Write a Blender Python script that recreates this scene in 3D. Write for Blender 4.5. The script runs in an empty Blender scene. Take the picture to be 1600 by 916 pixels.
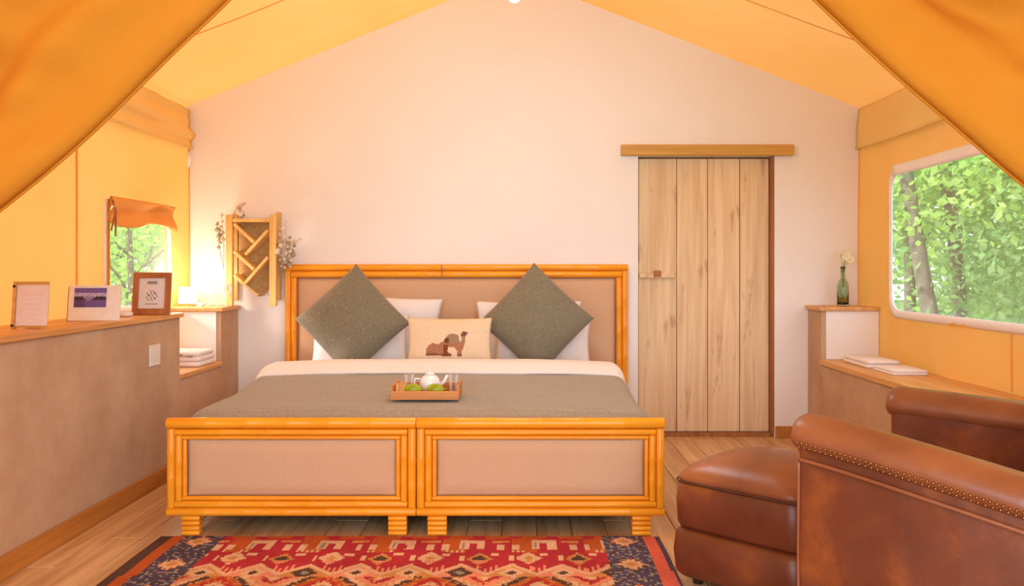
import bpy, math, random
from mathutils import Vector, Matrix, noise
random.seed(7)
SC = bpy.context.scene
COL = SC.collection
PI = math.pi

# ------------------------------------------------------------------ camera, world, lights
cd = bpy.data.cameras.new('camera')
cam = bpy.data.objects.new('camera', cd); COL.objects.link(cam)
cam.location = (0, 0, 1.13); cam.rotation_euler = (PI/2, 0, 0)
cd.sensor_width = 36.0; cd.lens = 36.0*1344/1600
cd.shift_x = -15/1600.0; cd.shift_y = -39/1600.0
cd.clip_start = 0.05; cd.clip_end = 200
SC.camera = cam

W = bpy.data.worlds.new('sky'); SC.world = W; W.use_nodes = True
bg = W.node_tree.nodes['Background']
bg.inputs['Color'].default_value = (0.80, 0.91, 1.0, 1); bg.inputs['Strength'].default_value = 2.2

def light(name, kind, loc, rot, energy, color, **kw):
    l = bpy.data.lights.new(name, kind); l.energy = energy; l.color = color
    for k, v in kw.items(): setattr(l, k, v)
    o = bpy.data.objects.new(name, l); COL.objects.link(o)
    o.location = loc; o.rotation_euler = rot
    return o
sun = light('sun', 'SUN', (-6, 0, 8), (0, 0, 0), 4.0, (1.0, 0.96, 0.90), angle=0.12)
sun.rotation_euler = Vector((1.0, 0.35, -0.62)).to_track_quat('-Z', 'Y').to_euler()
# daylight entering by the open tent front, behind the camera
light('entrance_daylight', 'AREA', (0.1, -0.5, 1.35), (PI/2, 0, 0), 52, (0.62, 0.84, 1.0), shape='RECTANGLE', size=3.6, size_y=1.9, spread=2.4)

vs = SC.view_settings
SC.display_settings.display_device = 'sRGB'
vs.view_transform = 'Standard'; vs.look = 'None'; vs.gamma = 1.0; vs.use_curve_mapping = False
vs.exposure = 0.16

# ------------------------------------------------------------------ helpers
def P(px, py, D): return Vector(((px-815)*D/1344.0, D, 1.13-(py-419)*D/1344.0))
def lin(c):
    return tuple(((v/255.0)/12.92 if v/255.0 <= 0.04045 else ((v/255.0+0.055)/1.055)**2.4) for v in c) + (1.0,)

def tag(o, label=None, cat=None, group=None, kind=None):
    if label: o['label'] = label
    if cat: o['category'] = cat
    if group: o['group'] = group
    if kind: o['kind'] = kind
    return o
def thing(name, loc, label=None, cat=None, group=None, kind=None):
    o = bpy.data.objects.new(name, None); COL.objects.link(o)
    o.location = loc; o.empty_display_size = 0.1
    return tag(o, label, cat, group, kind)
def wloc(o):
    v = Vector((0, 0, 0))
    while o is not None:
        v += Vector(o.location); o = o.parent
    return v

class MB:
    def __init__(s): s.v = []; s.f = []; s.c = None
    def add(s, vs_, fs):
        b = len(s.v); s.v += [Vector(p) for p in vs_]; s.f += [tuple(b+i for i in f) for f in fs]
        return s
    def box(s, a, b, M=None):
        x0, y0, z0 = a; x1, y1, z1 = b
        p = [Vector(q) for q in ((x0,y0,z0),(x1,y0,z0),(x1,y1,z0),(x0,y1,z0),(x0,y0,z1),(x1,y0,z1),(x1,y1,z1),(x0,y1,z1))]
        if M: p = [M @ q for q in p]
        return s.add(p, [(0,3,2,1),(4,5,6,7),(0,1,5,4),(1,2,6,5),(2,3,7,6),(3,0,4,7)])
    def bbox_bar(s, p0, p1, w, h, up=(0,0,1)):
        p0 = Vector(p0); p1 = Vector(p1); d = (p1-p0); L = d.length; d.normalize()
        u = Vector(up); r = d.cross(u).normalized(); u = r.cross(d).normalized()
        M = Matrix((( r.x, d.x, u.x, p0.x),( r.y, d.y, u.y, p0.y),( r.z, d.z, u.z, p0.z),(0,0,0,1)))
        return s.box((-w/2, 0, -h/2), (w/2, L, h/2), M)
    def tube(s, pts, rad, n=12, caps=True):
        pts = [Vector(p) for p in pts]; m = len(pts)
        if not hasattr(rad, '__len__'): rad = [rad]*m
        rings = []; ref = None
        for i, p in enumerate(pts):
            t = (pts[min(i+1, m-1)]-pts[max(i-1, 0)]).normalized()
            if ref is None: ref = Vector((0, 0, 1)) if abs(t.z) < 0.9 else Vector((1, 0, 0))
            r = t.cross(ref).normalized(); u = r.cross(t).normalized(); ref = u
            rings.append([p + (r*math.cos(2*PI*k/n)+u*math.sin(2*PI*k/n))*rad[i] for k in range(n)])
        vs_ = [q for r in rings for q in r]; fs = []
        for i in range(m-1):
            for k in range(n):
                fs.append((i*n+k, i*n+(k+1) % n, (i+1)*n+(k+1) % n, (i+1)*n+k))
        if caps: fs.append(tuple(range(n-1, -1, -1))); fs.append(tuple((m-1)*n+k for k in range(n)))
        return s.add(vs_, fs)
    def lathe(s, prof, c, n=24):
        vs_ = []; fs = []; m = len(prof)
        for r, z in prof:
            for k in range(n): vs_.append((c[0]+r*math.cos(2*PI*k/n), c[1]+r*math.sin(2*PI*k/n), c[2]+z))
        for i in range(m-1):
            for k in range(n): fs.append((i*n+k, i*n+(k+1) % n, (i+1)*n+(k+1) % n, (i+1)*n+k))
        fs.append(tuple(range(n-1, -1, -1))); fs.append(tuple((m-1)*n+k for k in range(n)))
        return s.add(vs_, fs)
    def rings(s, rings, caps=True):
        n = len(rings[0]); vs_ = [q for r in rings for q in r]; fs = []
        for i in range(len(rings)-1):
            for k in range(n): fs.append((i*n+k, i*n+(k+1) % n, (i+1)*n+(k+1) % n, (i+1)*n+k))
        if caps: fs.append(tuple(range(n-1, -1, -1))); fs.append(tuple((len(rings)-1)*n+k for k in range(n)))
        return s.add(vs_, fs)
    def grid(s, fn, nu, nv, skip=None):
        vs_ = [fn(i/nu, j/nv) for j in range(nv+1) for i in range(nu+1)]; fs = []
        for j in range(nv):
            for i in range(nu):
                if skip and skip((i+.5)/nu, (j+.5)/nv): continue
                a = j*(nu+1)+i; fs.append((a, a+1, a+nu+2, a+nu+1))
        return s.add(vs_, fs)
    def prism(s, poly, y0, y1):          # poly in x,z extruded along y
        n = len(poly)
        vs_ = [(p[0], y0, p[1]) for p in poly]+[(p[0], y1, p[1]) for p in poly]
        fs = [tuple(range(n)), tuple(range(2*n-1, n-1, -1))]+[(k, k+n, (k+1) % n+n, (k+1) % n) for k in range(n)]
        return s.add(vs_, fs)
    def build(s, name, mat, parent=None, smooth=False, bevel=0, solid=0, origin=None, seg=2, sub=0, colfn=None, offset=0):
        xs = [v.x for v in s.v]; ys = [v.y for v in s.v]; zs = [v.z for v in s.v]
        if origin is None:
            if parent is not None: origin = None
            else: origin = Vector(((min(xs)+max(xs))/2, (min(ys)+max(ys))/2, min(zs)))
        base = wloc(parent) if parent is not None else Vector((0, 0, 0))
        if origin is None: org = base.copy()
        else: org = Vector(origin)
        me = bpy.data.meshes.new(name)
        me.from_pydata([tuple(v-org) for v in s.v], [], s.f); me.update()
        if mat: me.materials.append(mat)
        if smooth: me.polygons.foreach_set('use_smooth', [True]*len(me.polygons))
        if colfn:
            ca = me.color_attributes.new('print', 'FLOAT_COLOR', 'CORNER')
            for p in me.polygons:
                cen = Vector((0, 0, 0))
                for vi in p.vertices: cen += s.v[vi]
                c = colfn(cen/len(p.vertices), p.index)
                for li in p.loop_indices: ca.data[li].color = c
        o = bpy.data.objects.new(name, me); COL.objects.link(o)
        o.location = org-base
        if parent is not None: o.parent = parent
        if solid:
            m = o.modifiers.new('thick', 'SOLIDIFY'); m.thickness = solid; m.offset = offset
        if bevel:
            m = o.modifiers.new('bevel', 'BEVEL'); m.width = bevel; m.segments = seg; m.limit_method = 'ANGLE'; m.angle_limit = 0.7
        if sub:
            m = o.modifiers.new('sub', 'SUBSURF'); m.levels = sub; m.render_levels = sub
        return o

# ------------------------------------------------------------------ materials
def mat(name, base=(200, 200, 200), rough=0.6, spec=0.4):
    m = bpy.data.materials.new(name); m.use_nodes = True
    b = m.node_tree.nodes['Principled BSDF']
    b.inputs['Base Color'].default_value = lin(base); b.inputs['Roughness'].default_value = rough
    b.inputs['Specular IOR Level'].default_value = spec
    return m, m.node_tree.nodes, m.node_tree.links, b
def coords(N, L, scale=(1, 1, 1), src='Object'):
    t = N.new('ShaderNodeTexCoord'); mp = N.new('ShaderNodeMapping'); mp.inputs['Scale'].default_value = scale
    L.new(t.outputs[src], mp.inputs['Vector']); return mp.outputs[0]
def nz(N, L, vec, scale, detail=4, rough=0.55, dist=0):
    n = N.new('ShaderNodeTexNoise'); n.inputs['Scale'].default_value = scale; n.inputs['Detail'].default_value = detail
    n.inputs['Roughness'].default_value = rough; n.inputs['Distortion'].default_value = dist
    if vec is not None: L.new(vec, n.inputs['Vector'])
    return n.outputs['Fac']
def ramp(N, L, fac, stops):
    r = N.new('ShaderNodeValToRGB'); e = r.color_ramp.elements
    while len(e) < len(stops): e.new(0.5)
    for i, (p, c) in enumerate(stops): e[i].position = p; e[i].color = lin(c)
    L.new(fac, r.inputs['Fac']); return r.outputs['Color']
def bump(N, L, b, h, strength=0.3, dist=0.01):
    bp = N.new('ShaderNodeBump'); bp.inputs['Strength'].default_value = strength; bp.inputs['Distance'].default_value = dist
    L.new(h, bp.inputs['Height']); L.new(bp.outputs[0], b.inputs['Normal'])
def mixc(N, L, a, c, fac, mode='MIX'):
    m = N.new('ShaderNodeMix'); m.data_type = 'RGBA'; m.blend_type = mode
    if isinstance(fac, float): m.inputs[0].default_value = fac
    else: L.new(fac, m.inputs[0])
    if isinstance(a, tuple): m.inputs[6].default_value = a
    else: L.new(a, m.inputs[6])
    if isinstance(c, tuple): m.inputs[7].default_value = c
    else: L.new(c, m.inputs[7])
    return m.outputs[2]

def wood(name, c1, c2, knot=None, axis='z', rough=0.5, gs=1.0, bs=0.15, randomise=0.0, spec=0.4):
    m, N, L, b = mat(name, c1, rough, spec)
    lo, hi = 1.2*gs, 26.0*gs
    sc = {'x': (lo, hi, hi), 'y': (hi, lo, hi), 'z': (hi, hi, lo)}[axis]
    v = coords(N, L, sc)
    if randomise:
        oi = N.new('ShaderNodeObjectInfo'); mm = N.new('ShaderNodeVectorMath'); mm.operation = 'ADD'
        ml = N.new('ShaderNodeMath'); ml.operation = 'MULTIPLY'; ml.inputs[1].default_value = 53.0
        L.new(oi.outputs['Random'], ml.inputs[0]); L.new(v, mm.inputs[0]); L.new(ml.outputs[0], mm.inputs[1]); v = mm.outputs[0]
    f = nz(N, L, v, 1.0, 6, 0.6, 0.6)
    c = ramp(N, L, f, [(0.32, c2), (0.62, c1)])
    if knot:
        sk = {'x': (2.2, 7, 7), 'y': (7, 2.2, 7), 'z': (7, 7, 2.2)}[axis]
        vk = coords(N, L, sk); k = nz(N, L, vk, 1.6, 3, 0.5)
        r = N.new('ShaderNodeValToRGB'); r.color_ramp.elements[0].position = 0.60; r.color_ramp.elements[1].position = 0.74
        L.new(k, r.inputs['Fac']); c = mixc(N, L, c, lin(knot), r.outputs['Color'])
    if randomise:
        hs = N.new('ShaderNodeHueSaturation'); mr = N.new('ShaderNodeMapRange')
        mr.inputs['To Min'].default_value = 1-randomise; mr.inputs['To Max'].default_value = 1+randomise
        L.new(oi.outputs['Random'], mr.inputs['Value']); L.new(mr.outputs[0], hs.inputs['Value']); L.new(c, hs.inputs['Color']); c = hs.outputs[0]
    L.new(c, b.inputs['Base Color']); bump(N, L, b, f, bs, 0.004)
    return m
def plaster(name, c1, c2, scale=3, bs=0.25):
    m, N, L, b = mat(name, c1, 0.85, 0.2)
    v = coords(N, L); f = nz(N, L, v, scale, 6, 0.6); g = nz(N, L, v, 45, 5, 0.6)
    L.new(ramp(N, L, f, [(0.3, c2), (0.7, c1)]), b.inputs['Base Color']); bump(N, L, b, g, bs, 0.006)
    return m
def fabric(name, c1, c2, scale=120, rough=0.9, bs=0.4, sheen=0.2, rib=None, trans=0.0):
    m, N, L, b = mat(name, c1, rough, 0.15)
    v = coords(N, L); f = nz(N, L, v, scale, 3, 0.7); g = nz(N, L, v, 5, 3, 0.5)
    c = mixc(N, L, ramp(N, L, f, [(0.3, c2), (0.7, c1)]), lin(c2), ramp(N, L, g, [(0.45, (0, 0, 0)), (0.9, (150, 150, 150))]))
    b.inputs['Sheen Weight'].default_value = sheen
    if rib:
        w = N.new('ShaderNodeTexWave'); w.wave_type = 'BANDS'; w.bands_direction = rib[0]; w.inputs['Scale'].default_value = rib[1]
        w.inputs['Distortion'].default_value = 1.5; w.inputs['Detail'].default_value = 2
        L.new(v, w.inputs['Vector']); c = mixc(N, L, c, lin(c2), mixc(N, L, (0, 0, 0, 1), w.outputs['Color'], 0.35))
        bump(N, L, b, w.outputs['Fac'], 0.5, 0.006)
    else: bump(N, L, b, f, bs, 0.002)
    L.new(c, b.inputs['Base Color'])
    return m
def canvas(name, c1, c2, trans=0.45):
    m, N, L, b = mat(name, c1, 0.85, 0.15)
    v = coords(N, L); f = nz(N, L, v, 1.3, 4, 0.55); g = nz(N, L, v, 260, 2, 0.6); k = nz(N, L, v, 5, 4, 0.55, 0.8)
    c = ramp(N, L, f, [(0.3, c2), (0.7, c1)]); L.new(c, b.inputs['Base Color'])
    ad = N.new('ShaderNodeMath'); ad.operation = 'MULTIPLY_ADD'; ad.inputs[1].default_value = 6.0
    L.new(k, ad.inputs[0]); L.new(g, ad.inputs[2])
    bump(N, L, b, ad.outputs[0], 0.35, 0.004)
    t = N.new('ShaderNodeBsdfTranslucent'); L.new(c, t.inputs['Color'])
    mx = N.new('ShaderNodeMixShader'); mx.inputs[0].default_value = trans
    L.new(b.outputs[0], mx.inputs[1]); L.new(t.outputs[0], mx.inputs[2])
    L.new(mx.outputs[0], N['Material Output'].inputs['Surface'])
    return m
def printed(name, rough=0.9):
    m, N, L, b = mat(name, (200, 200, 200), rough, 0.1)
    a = N.new('ShaderNodeAttribute'); a.attribute_name = 'print'
    v = coords(N, L); f = nz(N, L, v, 180, 2, 0.7)
    c = mixc(N, L, a.outputs['Color'], ramp(N, L, f, [(0.3, (150, 150, 150)), (0.7, (255, 255, 255))]), 0.25, 'MULTIPLY')
    L.new(c, b.inputs['Base Color']); bump(N, L, b, f, 0.4, 0.003)
    return m
def glass(name, col=(240, 245, 245), rough=0.02):
    m, N, L, b = mat(name, col, rough, 0.5)
    b.inputs['Transmission Weight'].default_value = 1.0; b.inputs['IOR'].default_value = 1.45
    return m
def leather(name, c1, c2, c3):
    m, N, L, b = mat(name, c1, 0.38, 0.5)
    v = coords(N, L); f = nz(N, L, v, 3.2, 5, 0.55, 0.4); g = nz(N, L, v, 220, 3, 0.6); h = nz(N, L, v, 14, 4, 0.6)
    c = ramp(N, L, f, [(0.30, c2), (0.52, c1), (0.72, c3)])
    c = mixc(N, L, c, lin(c2), ramp(N, L, h, [(0.5, (0, 0, 0)), (0.8, (110, 110, 110))]))
    L.new(c, b.inputs['Base Color'])
    L.new(ramp(N, L, h, [(0.3, (150, 150, 150)), (0.7, (185, 185, 185))]), b.inputs['Roughness'])
    bump(N, L, b, g, 0.18, 0.002)
    b.inputs['Coat Weight'].default_value = 0.15; b.inputs['Coat Roughness'].default_value = 0.3
    return m
def plain(name, c, rough=0.5, metal=0.0, scale=30, amt=12):
    m, N, L, b = mat(name, c, rough); b.inputs['Metallic'].default_value = metal
    v = coords(N, L); f = nz(N, L, v, scale, 3)
    L.new(ramp(N, L, f, [(0.3, tuple(max(0, x-amt) for x in c)), (0.7, c)]), b.inputs['Base Color'])
    return m
def leafmat(name, c1, c2):
    m, N, L, b = mat(name, c1, 0.5, 0.3)
    v = coords(N, L); f = nz(N, L, v, 2.5, 4, 0.7)
    c = ramp(N, L, f, [(0.35, c2), (0.65, c1)]); L.new(c, b.inputs['Base Color'])
    t = N.new('ShaderNodeBsdfTranslucent'); L.new(c, t.inputs['Color'])
    mx = N.new('ShaderNodeMixShader'); mx.inputs[0].default_value = 0.5
    L.new(b.outputs[0], mx.inputs[1]); L.new(t.outputs[0], mx.inputs[2]); L.new(mx.outputs[0], N['Material Output'].inputs['Surface'])
    return m

M = {}
M['wall'] = plaster('plaster_cream', (246, 236, 230), (241, 230, 223), 1.2, 0.15)
M['clay'] = plaster('plaster_clay', (205, 170, 140), (186, 148, 118), 4, 0.45)
M['canvas'] = canvas('canvas_amber', (251, 186, 106), (247, 176, 90), 0.24)
M['flap'] = canvas('canvas_flap', (216, 140, 44), (204, 126, 34), 0.09)
M['valance'] = canvas('canvas_valance', (255, 236, 170), (255, 226, 150), 0.4)  # canvas colour lightened to offset shade from the doubled layers
M['white_tape'] = fabric('white_canvas_tape', (252, 246, 246), (240, 232, 232))
M['plank'] = wood('floor_plank', (222, 178, 132), (186, 134, 86), axis='y', rough=0.3, randomise=0.12)
M['subfloor'] = plain('subfloor', (90, 62, 40))
M['pine'] = wood('pine_shelf', (226, 170, 104), (200, 136, 74), axis='y', rough=0.45)
M['pine_x'] = wood('pine_beam', (216, 166, 84), (196, 142, 64), axis='x', rough=0.5)
M['skirting'] = wood('skirting_wood', (196, 128, 58), (166, 98, 38), axis='y', rough=0.5)
M['door'] = wood('door_oak', (238, 206, 164), (218, 178, 134), knot=(172, 120, 78), axis='z', rough=0.6, randomise=0.05)
M['door_dark'] = wood('door_edge', (176, 112, 58), (140, 84, 40), axis='z', rough=0.6)
M['bam_x'] = wood('bamboo_x', (255, 170, 40), (238, 138, 20), axis='x', rough=0.3, gs=0.8, bs=0.08)
M['bam_z'] = wood('bamboo_z', (255, 172, 42), (238, 140, 22), axis='z', rough=0.3, gs=0.8, bs=0.08)
M['uphol'] = fabric('beige_upholstery', (216, 174, 138), (206, 158, 122), 200, 0.65, 0.2)
M['white'] = fabric('white_cotton', (244, 232, 228), (234, 220, 216), 160, 0.9, 0.15)
M['sage'] = fabric('sage_wool', (142, 130, 108), (114, 104, 84), 90, 0.95, 0.6)
M['coverlet'] = fabric('coverlet_weave', (174, 160, 140), (144, 128, 108), 90, 0.95, 0.5, rib=('Y', 9.0))
M['print'] = printed('printed_cloth')
M['rug'] = printed('kilim_weave', 0.95)
M['paper'] = printed('printed_paper', 0.7)
M['leather'] = leather('brown_leather', (116, 56, 32), (90, 40, 22), (172, 92, 34))
M['leather2'] = leather('tan_leather', (146, 82, 50), (116, 62, 36), (164, 98, 58))
M['seam_leather'] = plain('dark_leather_piping', (84, 42, 24), 0.5)
M['nail'] = plain('brass_nail', (176, 128, 78), 0.3, 1.0)
M['darkfoot'] = plain('dark_foot', (60, 36, 22), 0.5)
m_, N_, L_, b_ = mat('clear_glass', (250, 250, 250), 0.05, 0.8)
t_ = N_.new('ShaderNodeBsdfTransparent'); x_ = N_.new('ShaderNodeMixShader'); lw = N_.new('ShaderNodeLayerWeight'); lw.inputs['Blend'].default_value = 0.35
L_.new(lw.outputs['Facing'], x_.inputs[0]); L_.new(t_.outputs[0], x_.inputs[1]); L_.new(b_.outputs[0], x_.inputs[2]); L_.new(x_.outputs[0], N_['Material Output'].inputs['Surface'])
M['glass'] = m_
M['bottle'] = glass('green_glass', (204, 230, 206), 0.05)
M['ceramic'] = plain('white_ceramic', (245, 240, 236), 0.15)
M['plastic'] = plain('white_plastic', (238, 226, 218), 0.35)
M['tray'] = wood('tray_wood', (214, 140, 70), (180, 106, 44), axis='x', rough=0.45)
M['lime'] = plain('green_skin', (176, 184, 30), 0.4, amt=40)
M['leafg'] = plain('petal_green', (150, 170, 90), 0.6)
M['petal'] = plain('cream_petal', (245, 240, 200), 0.7)
M['brownframe'] = wood('brown_frame', (176, 108, 62), (140, 80, 42), axis='z', rough=0.4)
M['rack'] = wood('rack_wood', (236, 190, 118), (210, 154, 84), axis='z', rough=0.5)
M['woven'] = fabric('woven_cane', (226, 188, 128), (186, 146, 90), 60, 0.8, 0.6, rib=('Z', 40))
M['dried'] = plain('dried_stem', (178, 158, 132), 0.9)
M['driedf'] = plain('dried_flower', (226, 210, 190), 0.9)
M['bark'] = plain('bark', (150, 142, 130), 0.9, 0, 14, 40)
M['leaf'] = leafmat('leaf_bright', (226, 244, 150), (164, 214, 104))
M['leaf2'] = leafmat('leaf_deep', (200, 230, 160), (134, 190, 120))
M['ground'] = plain('meadow', (120, 150, 70), 0.9, 0, 3, 40)
m_, N_, L_, b_ = mat('lamp_glow', (255, 240, 205)); b_.inputs['Emission Color'].default_value = lin((255, 226, 160)); b_.inputs['Emission Strength'].default_value = 2.2
M['glow'] = m_
m_, N_, L_, b_ = mat('pendant_glow', (240, 240, 240)); b_.inputs['Emission Color'].default_value = lin((255, 240, 225)); b_.inputs['Emission Strength'].default_value = 1.0
M['glow2'] = m_
m_, N_, L_, b_ = mat('insect_net', (245, 248, 252), 0.9)
t_ = N_.new('ShaderNodeBsdfTransparent'); x_ = N_.new('ShaderNodeMixShader'); x_.inputs[0].default_value = 0.24  # white mixed into the net paints a mild haze over the view
L_.new(t_.outputs[0], x_.inputs[1]); L_.new(b_.outputs[0], x_.inputs[2]); L_.new(x_.outputs[0], N_['Material Output'].inputs['Surface'])
M['net'] = m_

# ------------------------------------------------------------------ dimensions
YW = 5.74; XL = -2.24; XR = 2.275; LX = -1.89; RX = 1.909
YF = -0.7                                   # open tent front
RIDGE = (-0.055, 3.09); EL = 2.205; ER = 2.19
def roof_z(x):
    if x < RIDGE[0]: return EL+(RIDGE[1]-EL)*(x-XL)/(RIDGE[0]-XL)
    return ER+(RIDGE[1]-ER)*(XR-x)/(XR-RIDGE[0])

# ------------------------------------------------------------------ floor
fl = MB().box((XL-0.25, YF, -0.08), (XR+0.25, YW+0.4, -0.008)).build('floor', M['subfloor']); tag(fl, kind='structure')
pm = MB().box((-0.0735, -0.598, -0.012), (0.0735, 0.598, 0.0)).build('plank', M['plank'], fl, bevel=0.002, seg=1, origin=(0, 0, 0))
pm.location = Vector((0, 0, 0))
first = True
bz = wloc(fl)
for i in range(31):
    x = XL-0.02+0.15*i
    off = [0, 0.55, 0.25, 0.85][i % 4]
    for j in range(5):
        y = 0.6+off+1.2*j-0.6
        if y > YW+0.3: continue
        if first: o = pm; first = False
        else: o = pm.copy(); COL.objects.link(o); o.parent = fl
        o.location = Vector((x, y+0.6, 0))-bz

# ------------------------------------------------------------------ back wall (gable with door opening)
DX0, DX1, DZ = P(997, 0, YW).x, P(1210, 0, YW).x, P(0, 244, YW).z
wb = MB()
TH = 0.22
lp = [(XL, -0.0), (DX0, 0), (DX0, roof_z(DX0)), (RIDGE[0], RIDGE[1]), (XL, EL)]
wb.prism(lp, YW, YW+TH)
wb.prism([(DX0, DZ), (DX1, DZ), (DX1, roof_z(DX1)), (DX0, roof_z(DX0))], YW, YW+TH)
wb.prism([(DX1, 0), (XR, 0), (XR, ER), (DX1, roof_z(DX1))], YW, YW+TH)
tag(wb.build('wall_back', M['wall']), kind='structure')

# door
dr = thing('door_1', ((DX0+DX1)/2, YW+0.05, 0), kind='structure')
DB = P(0, 673, YW).z*0 + 0.03
e = [998.5, 1057, 1105.5, 1155.5, 1205]
xs = [P(v, 0, YW+0.05).x for v in e]
xs[0] = DX0+0.006; xs[-1] = DX1-0.022
for i in range(4):
    MB().box((xs[i]+0.002, YW+0.045, DB), (xs[i+1]-0.002, YW+0.075, DZ-0.012)).build('door_plank', M['door'], dr, bevel=0.004, origin=((xs[i]+xs[i+1])/2, YW+0.05, DB+i*0.37))
MB().box((DX0+0.001, YW+0.076, DB), (xs[-1], YW+0.095, DZ-0.001)).build('backing_board', M['door_dark'], dr)
MB().box((xs[-1]+0.001, YW+0.0, 0.02), (DX1-0.002, YW+0.1, DZ-0.002)).build('door_jamb', M['door_dark'], dr)
MB().box((DX0, YW+0.02, 0), (DX1, YW+0.14, 0.026)).build('threshold', M['door_dark'], dr)
hb = P(1024, 430, YW)
lt = MB().box((xs[0]+0.005, YW+0.018, hb.z-0.02), (xs[1]-0.02, YW+0.044, hb.z+0.012)).build('latch', M['door'], dr, bevel=0.006)
MB().box((xs[0]+0.10, YW+0.004, hb.z-0.012), (xs[0]+0.15, YW+0.018, hb.z+0.03)).build('latch_knob', M['door_dark'], lt, bevel=0.005)
a = P(970, 226, YW-0.03); b2 = P(1240, 243, YW-0.03)
tag(MB().box((a.x, YW-0.045, b2.z), (b2.x, YW-0.001, a.z)).build('trim_1', M['pine_x'], bevel=0.006), kind='structure')
tag(MB().box((DX1+0.005, YW-0.018, 0), (RX-0.002, YW-0.001, 0.075)).build('baseboard_back', M['skirting'], bevel=0.003), kind='structure')

# ------------------------------------------------------------------ masonry dwarf walls with niches
HW = 0.857; HN = 0.515; N0, N1 = 4.757, 5.41
wl = MB()
wl.box((XL, YF, 0), (LX, N0, HW)); wl.box((XL, N0, 0), (LX, N1, HN)); wl.box((XL, N1, 0), (LX, YW-0.001, HW))
tag(wl.build('wall_left', M['clay'], bevel=0.004), kind='structure')
def cap(name, x0, x1, y0, y1, z0, th=0.026, m='pine'):
    return tag(MB().box((x0, y0, z0), (x1, y1, z0+th)).build(name, M[m], bevel=0.005), kind='structure')
cap('trim_2', XL+0.001, LX+0.018, YF, N0+0.015, HW)
cap('trim_3', XL+0.001, LX+0.012, N0+0.001, N1-0.001, HN, 0.028)
cap('trim_4', XL+0.001, LX+0.018, N1-0.02, YW-0.002, HW)
# white painted niche end (faces the camera)
tag(MB().box((XL+0.002, N1-0.006, HN+0.03), (LX-0.03, N1-0.0005, HW-0.002)).build('trim_5', M['wall']), kind='structure')
tag(MB().box((LX+0.0005, YF, 0), (LX+0.02, YW-0.002, 0.085)).build('baseboard_left', M['skirting'], bevel=0.004), kind='structure')
wr = MB()
R1 = 5.482
wr.box((RX, YF, 0), (XR, R1, HN)); wr.box((RX, R1, 0), (XR, YW-0.001, HW))
tag(wr.build('wall_right', M['clay'], bevel=0.004), kind='structure')
cap('trim_6', RX-0.014, XR-0.001, YF, R1-0.001, HN, 0.032)
cap('trim_7', RX-0.02, XR-0.001, R1-0.025, YW-0.002, HW)
tag(MB().box((RX+0.03, R1-0.006, HN+0.034), (XR-0.002, R1-0.0005, HW-0.002)).build('trim_8', M['wall']), kind='structure')
tag(MB().box((RX-0.018, YF, 0), (RX-0.0005, YW-0.02, 0.075)).build('baseboard_right', M['skirting'], bevel=0.004), kind='structure')

# ------------------------------------------------------------------ canvas
def fold(y, z, side):
    d = 0.017*math.sin(y*9.0+1.2*math.sin(y*2.3))*(0.35+0.65*min(1, max(0, (2.1-z)/1.3)))
    d += 0.012*(noise.noise(Vector((y*1.7, z*1.1, side*7.0))))
    d += 0.007*math.sin(y*31+3*math.sin(y*4.1)+z)*max(0, noise.noise(Vector((y*2, z, 9)))+0.4)
    # tension folds near the corner
    d += 0.012*math.exp(-((YW-y)/0.12)**2)
    return d*(0 if z < 0.5 else 1)
def side_canvas(mb, side, y0, y1, z0, z1, ny, nzz, skip=None):
    x = XL if side < 0 else XR
    mb.grid(lambda u, v: Vector((x - side*abs(0.002) - side*(fold(y0+(y1-y0)*u, z0+(z1-z0)*v, side)+0.0), y0+(y1-y0)*u, z0+(z1-z0)*v)), ny, nzz)
def rrect(y0, y1, z0, z1, r, n=10):
    pts = []
    for (cy, cz, a0) in ((y1-r, z1-r, 0), (y0+r, z1-r, 90), (y0+r, z0+r, 180), (y1-r, z0+r, 270)):
        for k in range(n+1):
            a_ = math.radians(a0+90*k/n); pts.append((cy+r*math.cos(a_), cz+r*math.sin(a_)))
        # straight run samples
    out = []
    for i in range(len(pts)):
        p, q = pts[i], pts[(i+1) % len(pts)]
        d = math.hypot(q[0]-p[0], q[1]-p[1]); k = max(1, int(d/0.06))
        for j in range(k): out.append((p[0]+(q[0]-p[0])*j/k, p[1]+(q[1]-p[1])*j/k))
    return out
def panel_hole(mb, side, rect, hole, r, nr=12):
    x = XL if side < 0 else XR
    y0, y1, z0, z1 = rect; hp = rrect(*hole, r)
    cy, cz = (hole[0]+hole[1])/2, (hole[2]+hole[3])/2
    rings = []
    for t in range(nr+1):
        ring = []
        for (py, pz) in hp:
            dy, dz = py-cy, pz-cz
            s = 1e9
            if dy > 1e-9: s = min(s, (y1-cy)/dy)
            if dy < -1e-9: s = min(s, (y0-cy)/dy)
            if dz > 1e-9: s = min(s, (z1-cz)/dz)
            if dz < -1e-9: s = min(s, (z0-cz)/dz)
            oy, oz = cy+dy*s, cz+dz*s
            yy, zz = py+(oy-py)*t/nr, pz+(oz-pz)*t/nr
            ring.append(Vector((x-side*(0.002+fold(yy, zz, side)), yy, zz)))
        rings.append(ring)
    mb.rings(rings, caps=False)
    # fill the four corners
    for (cyy, czz) in ((y0, z0), (y0, z1), (y1, z0), (y1, z1)):
        last = rings[-1]; best = []
        for i in range(len(last)):
            a_, b_2 = last[i], last[(i+1) % len(last)]
            onv = lambda q: abs(q.y-cyy) < 1e-6
            onh = lambda q: abs(q.z-czz) < 1e-6
            if (onv(a_) and onh(b_2) and not onh(a_)) or (onh(a_) and onv(b_2) and not onv(a_)):
                mb.add([a_, b_2, Vector((x-side*0.002, cyy, czz))], [(0, 1, 2)])
HR = (2.75, 5.275, 0.845, 1.735); HL = (4.60, 5.44, 0.884, 1.50)
can = thing('ceiling', (0, 2.5, 2.2), kind='structure')
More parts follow.
